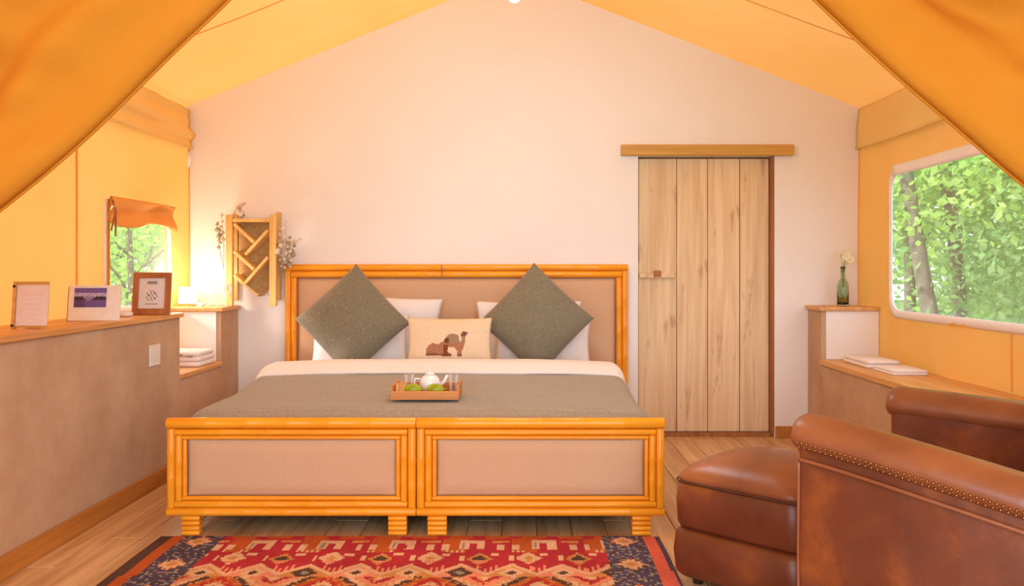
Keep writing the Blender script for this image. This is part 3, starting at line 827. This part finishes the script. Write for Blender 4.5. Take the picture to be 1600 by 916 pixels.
# ------------------------------------------------------------------ hanging lamp (its lowest tips touch the top edge of the frame)
PLD = 3.9; PZ = 2.385; px0 = -0.02
pl = thing('pendant_lamp', (px0, PLD, PZ), 'pale metal pendant lamp hanging from the ridge, only its tips in view', 'lamp')
MB().tube([(px0, PLD, PZ+0.16), (px0, PLD, RIDGE[1]-0.03)], 0.008, 8).build('rod', M['plastic'], pl)
MB().tube([(px0+0.17*math.cos(2*PI*k/32), PLD+0.17*math.sin(2*PI*k/32), PZ+0.10) for k in range(33)], 0.010, 8, caps=False).build('ring', M['plastic'], pl, smooth=True)
for k in range(5):
    a_ = 2*PI*k/5+0.4; q = Vector((px0+0.17*math.cos(a_), PLD+0.17*math.sin(a_), PZ))
    MB().tube([(px0, PLD, PZ+0.19), (q.x, q.y, PZ+0.10)], 0.006, 8).build('arm', M['plastic'], pl)
    MB().lathe([(0.012, 0.095), (0.030, 0.07), (0.034, 0.03), (0.022, 0.008), (0.004, 0.0)], q, 16).build('bulb_shade', M['glow2'], pl, smooth=True)
pb = bpy.data.lights.new('pendant_bulb', 'POINT'); pb.energy = 29; pb.color = (0.60, 0.86, 1.0); pb.shadow_soft_size = 0.22
pbo = bpy.data.objects.new('pendant_bulb', pb); COL.objects.link(pbo); pbo.parent = pl; pbo.location = (0, 0, -0.24)

# ------------------------------------------------------------------ left shelf objects
ST = HW+0.026
def leaning(c, w, h, th, yaw, tilt): return Matrix.Translation(c) @ Matrix.Rotation(yaw, 4, 'Z') @ Matrix.Rotation(-tilt, 4, 'X')
def panel_print(Mx, w, h, y, n1, n2, fn, name, parent):
    mb = MB(); mb.grid(lambda u, v: Mx @ Vector((-w/2+w*u, y, h[0]+(h[1]-h[0])*v)), n1, n2)
    return mb.build(name, M['paper'], parent, colfn=lambda c, i: fn(((i % n1)+.5)/n1, ((i//n1)+.5)/n2))
# 1 acrylic notice holder
D1 = 3.50; c = P(50, 0, D1); c.z = ST
Mx = leaning(c, 0, 0, 0, rad(2), rad(6))
h1 = thing('notice_holder', c, 'upright white notice sheet in a wooden sided holder, leftmost on the left shelf', 'sign holder')
panel_print(Mx, 0.128, (0.012, 0.178), -0.008, 20, 24, lambda u, v: lin((234, 210, 202)) if (0.25 < v < 0.86 and int(v*24) % 3 == 0 and 0.15 < u < 0.8) else lin((240, 216, 208)), 'sheet', h1)
MB().box((-0.066, -0.006, 0.006), (0.060, 0.004, 0.192), Mx).build('backboard', M['pine_x'], h1)
MB().box((-0.078, -0.014, 0.0), (-0.066, 0.012, 0.192), Mx).build('side_strip', M['pine'], h1)
for z in (0.012, 0.172): MB().tube([Mx @ Vector((-0.072, -0.018, z)), Mx @ Vector((-0.072, -0.0145, z))], 0.006, 10).build('screw', M['darkfoot'], h1)
MB().box((-0.03, 0.0045, 0.0), (0.03, 0.05, 0.005), Mx).build('foot', M['pine'], h1)
# 2 white frame with purple photograph
D2 = 3.98; c = P(146, 0, D2); c.z = ST
Mx = leaning(c, 0, 0, 0, rad(4), rad(8))
h2 = thing('photo_frame', c, 'white landscape card with a purple lake photograph, in the middle of the left shelf', 'photo frame')
MB().box((-0.116, -0.004, 0.003), (0.116, 0.006, 0.168), Mx).build('card', M['plastic'], h2)
MB().box((-0.124, 0.0065, 0.0), (-0.110, 0.034, 0.162), Mx).build('side_strip', M['brownframe'], h2)
def ph(u, v):
    if v > 0.72: return lin((120, 96, 160))
    if v > 0.58: return lin((196, 180, 210)) if (u*7+v*9) % 1 > 0.35 else lin((150, 130, 180))
    if v > 0.36: return lin((74, 62, 70)) if v < 0.5+0.12*math.sin(u*9+0.6) else lin((150, 130, 180))
    return lin((116, 92, 150)) if (u+0.1*v) > 0.35 else lin((96, 76, 120))
Mp = Mx @ Matrix.Translation((-0.018, 0, 0))
panel_print(Mp, 0.145, (0.065, 0.155), -0.0055, 30, 16, ph, 'photograph', h2)
# 3 brown frame with grey drawing
D3 = 4.52; c = P(236, 0, D3); c.z = ST
Mx = leaning(c, 0, 0, 0, rad(3), rad(8))
h3 = thing('photo_frame', c, 'brown wooden portrait frame holding a grey drawing, in front of the left window', 'photo frame')
fw, fh, b_w = 0.098, 0.225, 0.030
MB().box((-fw, -0.012, 0.0), (-fw+b_w, 0.006, fh), Mx).build('stile', M['brownframe'], h3, bevel=0.003)
MB().box((fw-b_w, -0.012, 0.0), (fw, 0.006, fh), Mx).build('stile', M['brownframe'], h3, bevel=0.003)
MB().box((-fw+b_w, -0.012, 0.0), (fw-b_w, 0.006, b_w+0.004), Mx).build('rail', M['brownframe'], h3, bevel=0.003)
MB().box((-fw+b_w, -0.012, fh-b_w), (fw-b_w, 0.006, fh), Mx).build('rail', M['brownframe'], h3, bevel=0.003)
def dw(u, v):
    g = lin((150, 148, 152)); w = lin((226, 218, 222))
    if abs(u-0.5) < 0.18 and abs(v-0.85) < 0.04: return g
    if (u-0.5)**2/0.05+(v-0.42)**2/0.03 < 1 and ((int(u*22)+int(v*17)) % 3 == 0): return lin((120, 118, 124))
    if abs(u-0.5) < 0.25 and abs(v-0.15) < 0.02: return g
    return w
panel_print(Mx, 2*(fw-b_w), (b_w+0.004, fh-b_w), -0.004, 26, 30, dw, 'drawing', h3)
MB().box((-fw+0.01, 0.0065, 0.01), (fw-0.01, 0.012, fh-0.01), Mx).build('backing', M['pine'], h3)
# small white dish by window
c = P(196, 0, 4.35); c.z = ST
o = MB().lathe([(0.018, 0), (0.03, 0.004), (0.038, 0.020), (0.035, 0.020), (0.026, 0.007), (0.001, 0.006)], c, 20).build('dish', M['ceramic'], None, smooth=True)
tag(o, 'little white dish between the purple photograph and the brown frame', 'dish')
# lit lamp
lc = Vector((-2.135, 5.50, ST))
lp_ = thing('table_lamp', lc, 'small lit lamp with a cream square shade in the corner of the left shelf', 'lamp')
MB().lathe([(0.035, 0), (0.035, 0.006), (0.008, 0.010), (0.008, 0.028)], lc, 16).build('base', M['pine'], lp_)
mb = MB()
mb.rings([rrpts(lc.x, lc.y, 0.045, 0.045, 0.006, ST+0.022, 3), rrpts(lc.x, lc.y, 0.042, 0.042, 0.006, ST+0.125, 3)])
mb.build('lamp_shade', M['glow'], lp_, smooth=False)
lo = bpy.data.lights.new('lamp_bulb', 'POINT'); lo.energy = 6; lo.color = (1.0, 0.87, 0.70); lo.shadow_soft_size = 0.05
lo_o = bpy.data.objects.new('lamp_bulb', lo); COL.objects.link(lo_o); lo_o.parent = lp_; lo_o.location = (0.03, -0.10, 0.17)
# glasses
def stem_glass(c, lb):
    o = MB().lathe([(0.028, 0), (0.028, 0.002), (0.004, 0.006), (0.003, 0.06), (0.010, 0.066), (0.028, 0.09), (0.031, 0.115), (0.026, 0.145), (0.0245, 0.145), (0.029, 0.115), (0.026, 0.092), (0.008, 0.070), (0.001, 0.068)], c, 20).build('wine_glass', M['glass'], None, smooth=True)
    tag(o, lb, 'glass', 'wine glasses on the corner shelf')
stem_glass((-2.035, 5.60, ST), 'clear stemmed wine glass nearest the lit lamp, on the left corner shelf')
stem_glass((-1.965, 5.62, ST), 'clear stemmed wine glass between two others on the left corner shelf')
stem_glass((-1.905, 5.55, ST), 'clear stemmed wine glass nearest the bed, on the left corner shelf')
c = (-2.035, 5.455, ST)
o = MB().lathe([(0.014, 0), (0.02, 0.004), (0.026, 0.026), (0.0235, 0.026), (0.017, 0.007), (0.001, 0.006)], c, 16).build('bowl', M['ceramic'], None, smooth=True)
tag(o, 'tiny white bowl at the front of the left corner shelf', 'bowl')
# towel in niche
NZ = HN+0.028
def towel(name, x0, x1, y0, y1, z0, hts, lb, marks=None, grp=None, sag=0.0):
    t = thing(name, ((x0+x1)/2, (y0+y1)/2, z0), lb, 'towel', grp)
    z = z0
    for k, h in enumerate(hts):
        cx_, cy_, hx_, hy_ = (x0+x1)/2+0.004*(k % 2), (y0+y1)/2, (x1-x0)/2-0.004*k, (y1-y0)/2-0.004*k
        r = min(0.02, hx_*0.6)
        MB().rings([rrpts(cx_, cy_, hx_-h*0.35, hy_-h*0.35, r, z), rrpts(cx_, cy_, hx_, hy_, r, z+h*0.3), rrpts(cx_, cy_, hx_, hy_, r, z+h*0.7), rrpts(cx_, cy_, hx_-h*0.35, hy_-h*0.35, r, z+h)]).build('fold', M['white'], t, smooth=True)
        z += h+0.0005
    if marks:
        for (u0, u1, zz) in marks:
            pts = [(x0+(x1-x0)*(u0+(u1-u0)*q/8), y0-0.0015, zz+0.004*math.sin(q*1.9)) for q in range(9)]
            MB().tube(pts, 0.003, 5).build('embroidery', M['bark'], t)
    return t
towel('folded_towel', -2.16, -1.905, 5.08, 5.36, NZ, [0.03, 0.03, 0.028], 'folded white towel with grey stitched marks in the left wall niche', [(0.52, 0.62, NZ+0.072), (0.70, 0.86, NZ+0.064)])
# light switch
s = P(243, 555, 4.42)
s.x = LX
sw = thing('light_switch', (LX, s.y, s.z), 'white light switch plate on the clay coloured left wall', 'switch')
MB().box((LX+0.0005, s.y-0.062, s.z-0.054), (LX+0.009, s.y+0.062, s.z+0.054)).build('plate', M['plastic'], sw, bevel=0.003)
MB().box((LX+0.0095, s.y-0.022, s.z-0.022), (LX+0.013, s.y+0.022, s.z+0.022)).build('rocker', M['plastic'], sw, bevel=0.002)

# ------------------------------------------------------------------ wall rack with dried flowers
rk_c = P(395, 0, 5.62)
def rp(px, py, D=5.60): return P(px, py, D)
rack = thing('wall_rack', (rk_c.x, 5.73, rp(0, 478).z), 'narrow wooden wall rack with zigzag slats and dried twigs above the headboard corner', 'wall shelf')
RD0, RD1 = 5.585, 5.735
for px in (359, 427):
    a_ = rp(px, 0).x
    MB().box((a_-0.022, RD0, rp(0, 478).z), (a_+0.022, RD0+0.035, rp(0, 336).z)).build('post', M['rack'], rack, bevel=0.004)
    MB().box((a_-0.016, RD1-0.03, rp(0, 470).z), (a_+0.016, RD1, rp(0, 330).z)).build('post', M['rack'], rack, bevel=0.004)
xl_, xr_ = rp(359, 0).x+0.0225, rp(427, 0).x-0.0225
MB().box((xl_, RD0+0.002, rp(0, 347).z), (xr_, RD1-0.035, rp(0, 342).z)).build('top_rail', M['rack'], rack, bevel=0.002)
MB().prism([(xl_, rp(0, 345).z), (xr_, rp(0, 345).z), (xr_, rp(0, 440).z), (rp(404, 0).x, rp(0, 464).z), (rp(385, 0).x, rp(0, 448).z), (xl_, rp(0, 436).z)], RD1-0.028, RD1-0.020).build('cane_panel', M['woven'], rack)
for (a0, b0, a1, b1) in ((366, 350, 397, 379), (419, 360, 384, 398), (366, 393, 397, 421), (419, 402, 384, 442), (366, 430, 384, 446)):
    p0, p1 = rp(a0, b0), rp(a1, b1); ym = (RD0+RD1-0.035)/2
    MB().bbox_bar((p0.x, ym, p0.z), (p1.x, ym, p1.z), RD1-0.035-RD0-0.004, 0.020, up=(1, 0, 0.3) if a0 < 400 else (1, 0, -0.3)).build('slat', M['rack'], rack, bevel=0.002)
MB().bbox_bar((rp(384, 446).x, RD0+0.05, rp(0, 446).z), (rp(404, 462).x, RD0+0.05, rp(0, 462).z), 0.1, 0.014, up=(1, 0, 0.3)).build('slat', M['woven'], rack)
rs = random.Random(5)
def sprig(bx, bz, dx, dz, n, lb, nm='dried_twig'):
    t = thing(nm, (bx, RD0+0.04, bz), lb, 'dried flowers', 'dried twigs tucked in the wall rack')
    for k in range(n):
        ex = bx+dx*rs.uniform(0.5, 1.1)+rs.uniform(-0.03, 0.03); ez = bz+dz*rs.uniform(0.5, 1.15)+rs.uniform(-0.05, 0.05); ey = RD0-rs.uniform(-0.08, 0.03)
        mid = Vector(((bx+ex)/2+rs.uniform(-0.02, 0.02), RD0+0.035, (bz+ez)/2))
        MB().tube([(bx+rs.uniform(-0.006, 0.006), RD0+0.05, bz), mid, (ex, ey, ez)], [0.0022, 0.0018, 0.001], 5).build('stem', M['dried'], t)
        for j in range(4):
            q = mid.lerp(Vector((ex, ey, ez)), 0.35+0.65*j/3)+Vector((rs.uniform(-0.014, 0.014), rs.uniform(-0.01, 0.01), rs.uniform(-0.014, 0.014)))
            r_ = rs.uniform(0.009, 0.019)
            MB().lathe([(0.001, -r_), (r_*0.8, -r_*0.4), (r_, 0.2*r_), (0.001, r_)], q, 7).build('flower_head', M['driedf'] if rs.random() < 0.55 else M['dried'], t, smooth=True)
for a_ in (rp(437, 0).x,):
    sprig(a_, rp(0, 452).z, 0.03, 0.38, 5, 'dried twigs rising along the right post of the wall rack')
    sprig(a_, rp(0, 430).z, 0.08, 0.26, 5, 'dried twigs fanning right from the wall rack above the headboard')
sprig(rp(347, 0).x, rp(0, 420).z, -0.02, 0.36, 5, 'dried twigs rising along the left post of the wall rack')
sprig(rp(375, 0).x, rp(0, 341).z, 0.0, 0.12, 4, 'short dried twigs standing above the top of the wall rack')

# ------------------------------------------------------------------ right corner shelf: bottle with flower, towels
c = Vector((P(1317, 0, 5.60).x, 5.60, ST))
bt = thing('bottle_vase', c, 'slim green glass bottle vase holding cream flowers on the right corner shelf', 'vase')
MB().lathe([(0.034, 0), (0.037, 0.006), (0.037, 0.13), (0.030, 0.155), (0.015, 0.18), (0.013, 0.24), (0.016, 0.245), (0.016, 0.255), (0.011, 0.255), (0.011, 0.18), (0.026, 0.152), (0.033, 0.13), (0.033, 0.012), (0.001, 0.010)], c, 24).build('bottle', M['bottle'], bt, smooth=True)
fw_ = tag(thing('flower_sprig', c+Vector((0, 0, 0.02)), 'cream flower heads on thin stems in the green bottle vase', 'flowers'))
for (dx, dz, r_) in ((-0.018, 0.345, 0.012), (0.02, 0.325, 0.032), (0.045, 0.305, 0.03), (0.032, 0.34, 0.026), (0.005, 0.31, 0.022)):
    MB().tube([c+Vector((0, 0, 0.03)), c+Vector((dx*0.1, 0, 0.24)), c+Vector((dx, rs.uniform(-0.01, 0.01), dz))], 0.0018, 5).build('stem', M['leafg'], fw_)
    mb = MB()
    for k in range(9):
        a_ = 2*PI*k/9; q = c+Vector((dx, 0, dz)); d = Vector((math.cos(a_), -0.35, math.sin(a_)))*r_
        s_ = Vector((-math.sin(a_), 0, math.cos(a_)))*r_*0.35
        mb.add([q, q+d*0.6+s_, q+d, q+d*0.6-s_], [(0, 1, 2, 3)])
    mb.build('flower_head', M['petal'], fw_, solid=0.002)
NR = HN+0.032
towel('folded_towel', 2.00, 2.20, 4.98, 5.36, NR, [0.022, 0.020], 'folded white towel on the right wooden ledge, nearest the corner pillar')
towel('folded_towel', 2.01, 2.21, 4.66, 4.94, NR, [0.014, 0.012], 'thin folded white cloth on the right wooden ledge, nearer the armchair')

# ------------------------------------------------------------------ armchair and ottoman
av = Vector((0.72, -0.694, 0)).normalized(); bv = Vector((0.694, 0.72, 0)).normalized(); O = Vector((0.80, 2.50, 0))
def CL(X, Y, Z): return O+av*X+bv*Y+Vector((0, 0, Z))
CW = 0.83; CLN = 0.70
chair = thing('armchair', CL(CLN/2, CW/2, 0), 'large brown leather club armchair with brass nail trim, lower right', 'armchair')
def armz(X, near=True): return (0.636-0.085*(max(0, X)/0.58)**1.35) if near else (0.645-0.022*(max(0, X)/0.58))
def arm(near):
    sg = 1 if near else -1
    Y0 = 0.0 if near else CW
    th = 0.135
    def bow(X): return -0.02*math.sin(min(1, max(0, X)/CLN)*PI)*sg
    # side body: loft of cross-sections
    rings = []
    for X, inset in ((0.0, 0.012), (0.012, 0.0), (0.15, 0), (0.3, 0), (0.45, 0), (0.58, 0), (0.65, 0)):
        z1_ = armz(X, near)-0.012; yo = Y0+bow(X)
        ring = [CL(X, yo+sg*(0+inset), 0.08+inset), CL(X, yo+sg*(-0.006+inset), 0.30), CL(X, yo+sg*(0+inset), z1_), CL(X, yo+sg*(th-inset), z1_), CL(X, yo+sg*(th-inset), 0.08+inset)]
        rings.append(ring if near else ring[::-1])
    MB().rings(rings).build('arm_panel', M['leather'], chair, smooth=False, bevel=0.012, seg=3)
    # roll
    rr = []
    n = 20
    for X, k in ((-0.022, 0.30), (-0.020, 0.62), (-0.012, 0.85), (0.004, 0.97), (0.03, 1.0), (0.10, 1.0), (0.18, 1.0), (0.26, 1.0), (0.34, 1.0), (0.42, 1.0), (0.50, 1.0), (0.58, 1.0), (0.66, 1.0)):
        yo = Y0+bow(X)+sg*0.060; zc_ = armz(X, near)+0.005
        ring = [CL(X, yo+sg*0.088*k*math.cos(2*PI*q/n), zc_+0.062*k*math.sin(2*PI*q/n)*(1 if math.sin(2*PI*q/n) > 0 else 0.8)) for q in range(n)]
        rr.append(ring if near else ring[::-1])
    roll = MB().rings(rr).build('arm_roll', M['leather2'], chair, smooth=True)
    # nails along the outer underside of the roll, two rows
    nm = None
    for row, (da, step) in enumerate(((-168, 0.0145), (-150, 0.0165))):
        X = 0.015
        while X < 0.62:
            a_ = math.radians(da); yo = Y0+bow(X)+sg*0.060; zc_ = armz(X, near)+0.005
            p = CL(X, yo+sg*0.0895*math.cos(a_), zc_+0.0635*math.sin(a_)*0.8)
            if nm is None:
                nm = MB().lathe([(0.0045, -0.002), (0.0042, 0.001), (0.0025, 0.003), (0.0005, 0.0035)], (0, 0, 0), 8).build('nail', M['nail'], roll, smooth=True, origin=(0, 0, 0))
                o = nm
            else:
                o = nm.copy(); COL.objects.link(o); o.parent = roll
            nrm = (-bv*sg*abs(math.cos(a_))+Vector((0, 0, math.sin(a_)))).normalized()
            o.rotation_euler = nrm.to_track_quat('Z', 'Y').to_euler()
            o.location = p-wloc(roll)
            X += step
    # piping below roll
    MB().tube([CL(X, Y0+bow(X)-sg*0.010, armz(X, near)-0.058) for X in [0.01+0.64*q/30 for q in range(31)]], 0.006, 8).build('piping', M['leather2'], chair, smooth=True)
    MB().tube([CL(0.004, Y0+sg*0.004, 0.10+0.50*q/8) for q in range(9)], 0.006, 8).build('piping', M['leather2'], chair, smooth=True)
    for X in (0.06, 0.60):
        MB().rings([[CL(X+dx*0.020, Y0+sg*0.065+dy*0.020, 0) for dx, dy in ((-1, -1), (1, -1), (1, 1), (-1, 1))], [CL(X+dx*0.028, Y0+sg*0.065+dy*0.028, 0.079) for dx, dy in ((-1, -1), (1, -1), (1, 1), (-1, 1))]]).build('leg', M['darkfoot'], chair)
arm(True); arm(False)
def lrr(X0, X1, Y0, Y1, r, z, ins=0, n=6):
    out = []; cx_, cy_ = (X0+X1)/2, (Y0+Y1)/2; hx_, hy_ = (X1-X0)/2-ins, (Y1-Y0)/2-ins; r = max(0.004, min(r, hx_*.95, hy_*.95))
    for (sx, sy, a0) in ((1, 1, 0), (-1, 1, 90), (-1, -1, 180), (1, -1, 270)):
        for k in range(n+1):
            a_ = math.radians(a0+90*k/n); out.append(CL(cx_+sx*(hx_-r)+r*math.cos(a_), cy_+sy*(hy_-r)+r*math.sin(a_), z))
    return out
MB().rings([lrr(0.02, 0.66, 0.138, CW-0.138, 0.02, 0.08, 0.01), lrr(0.02, 0.66, 0.138, CW-0.138, 0.02, 0.10), lrr(0.02, 0.66, 0.138, CW-0.138, 0.02, 0.29), lrr(0.02, 0.66, 0.138, CW-0.138, 0.02, 0.30, 0.01)]).build('seat_base', M['leather'], chair, smooth=False)
MB().rings([lrr(-0.005, 0.56, 0.142, CW-0.142, 0.05, 0.302, 0.015), lrr(-0.005, 0.56, 0.142, CW-0.142, 0.05, 0.325), lrr(-0.005, 0.56, 0.142, CW-0.142, 0.05, 0.405), lrr(-0.005, 0.56, 0.142, CW-0.142, 0.05, 0.43, 0.02), lrr(-0.005, 0.56, 0.142, CW-0.142, 0.08, 0.448, 0.12)]).build('seat_cushion', M['leather'], chair, smooth=True)
# backrest, rises behind (outside the photograph to the right)
rb = []
for z, x0_, x1_, ins in ((0.31, 0.575, 0.70, 0.01), (0.33, 0.57, 0.71, 0), (0.6, 0.585, 0.73, 0), (0.76, 0.60, 0.74, 0), (0.81, 0.61, 0.735, 0.012), (0.83, 0.62, 0.73, 0.03)):
    rb.append(lrr(x0_, x1_, 0.145, CW-0.145, 0.05, z, ins))
MB().rings(rb).build('backrest', M['leather'], chair, smooth=True)

# ottoman
OO = Vector((0.535, 3.085, 0)); ow = 0.50
def OLr(r, z, ins=0, n=8, bulge=0.0):
    out = []; h = ow/2-ins+bulge; c_ = OO+av*(ow/2)+bv*(ow/2)
    for (sx, sy, a0) in ((1, 1, 0), (-1, 1, 90), (-1, -1, 180), (1, -1, 270)):
        for k in range(n+1):
            a_ = math.radians(a0+90*k/n); rr_ = min(r, h*.98)
            out.append(c_+av*(sx*(h-rr_)+rr_*math.cos(a_))+bv*(sy*(h-rr_)+rr_*math.sin(a_))+Vector((0, 0, z)))
    return out
oc = OO+av*(ow/2)+bv*(ow/2)
ot = thing('ottoman', oc, 'square tan leather ottoman between the bed and the armchair', 'ottoman')
MB().rings([OLr(0.05, 0.035, 0.012), OLr(0.06, 0.05, -0.004), OLr(0.06, 0.12, -0.010), OLr(0.06, 0.185, -0.004), OLr(0.055, 0.205, 0.012)]).build('base_cushion', M['leather'], ot, smooth=True)
MB().rings([OLr(0.055, 0.207, 0.010), OLr(0.06, 0.222, 0.001), OLr(0.06, 0.30, -0.003), OLr(0.06, 0.362, 0.002), OLr(0.06, 0.370, 0.008)]).build('side_band', M['leather'], ot, smooth=True)
MB().rings([OLr(0.06, 0.3705, 0.010), OLr(0.06, 0.376, 0.003), OLr(0.065, 0.394, 0.008), OLr(0.08, 0.420, 0.030), OLr(0.10, 0.443, 0.068), OLr(0.10, 0.458, 0.115), OLr(0.08, 0.467, 0.165), OLr(0.03, 0.470, 0.215)]).build('top_cushion', M['leather2'], ot, smooth=True)
for z in (0.371, ):
    ring = OLr(0.06, z, -0.001); MB().tube(ring+[ring[0]], 0.0035, 6, caps=False).build('piping', M['seam_leather'], ot, smooth=True)
for (s1, s2) in ((0.07, 0.07), (0.43, 0.07), (0.07, 0.43), (0.43, 0.43)):
    q = OO+av*s1+bv*s2
    MB().lathe([(0.018, 0.0), (0.024, 0.034)], q, 12).build('leg', M['darkfoot'], ot)

# ------------------------------------------------------------------ outside
gr = MB().grid(lambda u, v: Vector((-22+48*u, -12+50*v, -0.25+0.25*noise.noise(Vector((u*8, v*8, 0))))), 40, 40).build('ground', M['ground'], None, smooth=True)
tag(gr, kind='structure')
def tree(x, y, h, cr, nleaf, m, lb, seed, lean=(0, 0), ls=0.09, tr=0.07, zlow=0.3, trunk_top=0.7):
    R = random.Random(seed)
    t = thing('tree', (x, y, -0.25), lb, 'tree', 'trees outside the tent windows')
    def stem(p0, p1, r0, r1, name):
        pts = []; n = 7
        for k in range(n):
            f = k/(n-1); q = Vector(p0).lerp(Vector(p1), f)
            q += Vector((R.uniform(-1, 1), R.uniform(-1, 1), 0))*0.035*(1 if 0 < k < n-1 else 0); pts.append(q)
        MB().tube(pts, [r0+(r1-r0)*k/(n-1) for k in range(n)], 8).build(name, M['bark'], t, smooth=True)
    top = Vector((x+lean[0], y+lean[1], h*trunk_top))
    stem((x, y, -0.25), top, tr, tr*0.5, 'trunk')
    for k in range(5):
        f = R.uniform(0.35, 0.95); b0 = Vector((x, y, -0.25)).lerp(top, f); a_ = R.uniform(0, 2*PI)
        stem(b0, b0+Vector((math.cos(a_)*cr*0.8, math.sin(a_)*cr*0.8, cr*0.7)), tr*0.4, tr*0.12, 'branch')
    cl = []
    for k in range(26):
        a_ = R.uniform(0, 2*PI); rr_ = cr*math.sqrt(R.random()); zz = R.uniform(zlow, h)
        cl.append(Vector((x+lean[0]*zz/h+rr_*math.cos(a_), y+lean[1]*zz/h+rr_*math.sin(a_), zz)))
    vs_ = []; fs = []
    for k in range(int(nleaf*1.7)):
        c_ = R.choice(cl); q = c_+Vector((R.gauss(0, 1), R.gauss(0, 1), R.gauss(0, 0.8)))*0.32
        if q.x < XR+0.6 and q.x > XL-0.6 : continue
        if q.z < -0.1: continue
        d = Vector((R.gauss(0, 1), R.gauss(0, 1), R.gauss(0, 0.7))).normalized(); s_ = d.cross(Vector((R.gauss(0, 1), R.gauss(0, 1), R.gauss(0, 1)))).normalized()
        L_n = ls*R.uniform(0.35, 1.15); b = len(vs_)
        vs_ += [q, q+d*L_n*0.5+s_*L_n*0.28, q+d*L_n, q+d*L_n*0.5-s_*L_n*0.28]; fs.append((b, b+1, b+2, b+3))
    o = MB().add(vs_, fs).build('foliage', m, t); o['kind'] = 'stuff'
tree(3.75, 7.6, 4.2, 0.9, 2600, M['leaf'], 'slim tree with a leaning grey trunk nearest the left edge of the big window', 1, (-0.55, 0.2), 0.11, 0.085, 1.5, 0.9)
tree(4.15, 7.9, 4.4, 0.9, 2600, M['leaf'], 'slim tree with a second leaning grey trunk beside the first, seen in the big window', 2, (-0.45, 0.1), 0.11, 0.075, 1.6, 0.9)
tree(4.9, 7.4, 4.0, 1.1, 6500, M['leaf2'], 'bushy bright green tree seen in the middle of the big window', 3, (0.2, 0), 0.10, 0.06, -0.1)
tree(5.6, 9.3, 5.0, 1.6, 9000, M['leaf'], 'tall leafy tree behind the two slim trunks outside the big window', 4, (0.3, 0), 0.12, 0.08, -0.1)
tree(4.6, 10.2, 5.4, 1.6, 9000, M['leaf2'], 'tall leafy tree farthest back at the left side of the big window', 5, (0.0, 0), 0.12, 0.08, -0.1)
tree(7.6, 11.5, 6.0, 2.2, 10000, M['leaf'], 'broad leafy tree farthest right outside the big window', 6, (0.0, 0), 0.14, 0.09, -0.1)
tree(6.4, 6.6, 4.6, 1.5, 7000, M['leaf2'], 'leafy tree right of the bushy one outside the big window, partly behind the canvas flap', 7, (0.0, 0), 0.11, 0.08, -0.1)
tree(-4.2, 9.2, 3.0, 1.1, 5000, M['leaf'], 'leafy shrub like tree seen through the small left window', 8, (0.0, 0), 0.10, 0.05, -0.1)
tree(-5.4, 11.5, 2.6, 1.4, 6000, M['leaf2'], 'low dark tree farther back behind the small left window', 9, (0.0, 0), 0.12, 0.06, -0.1)
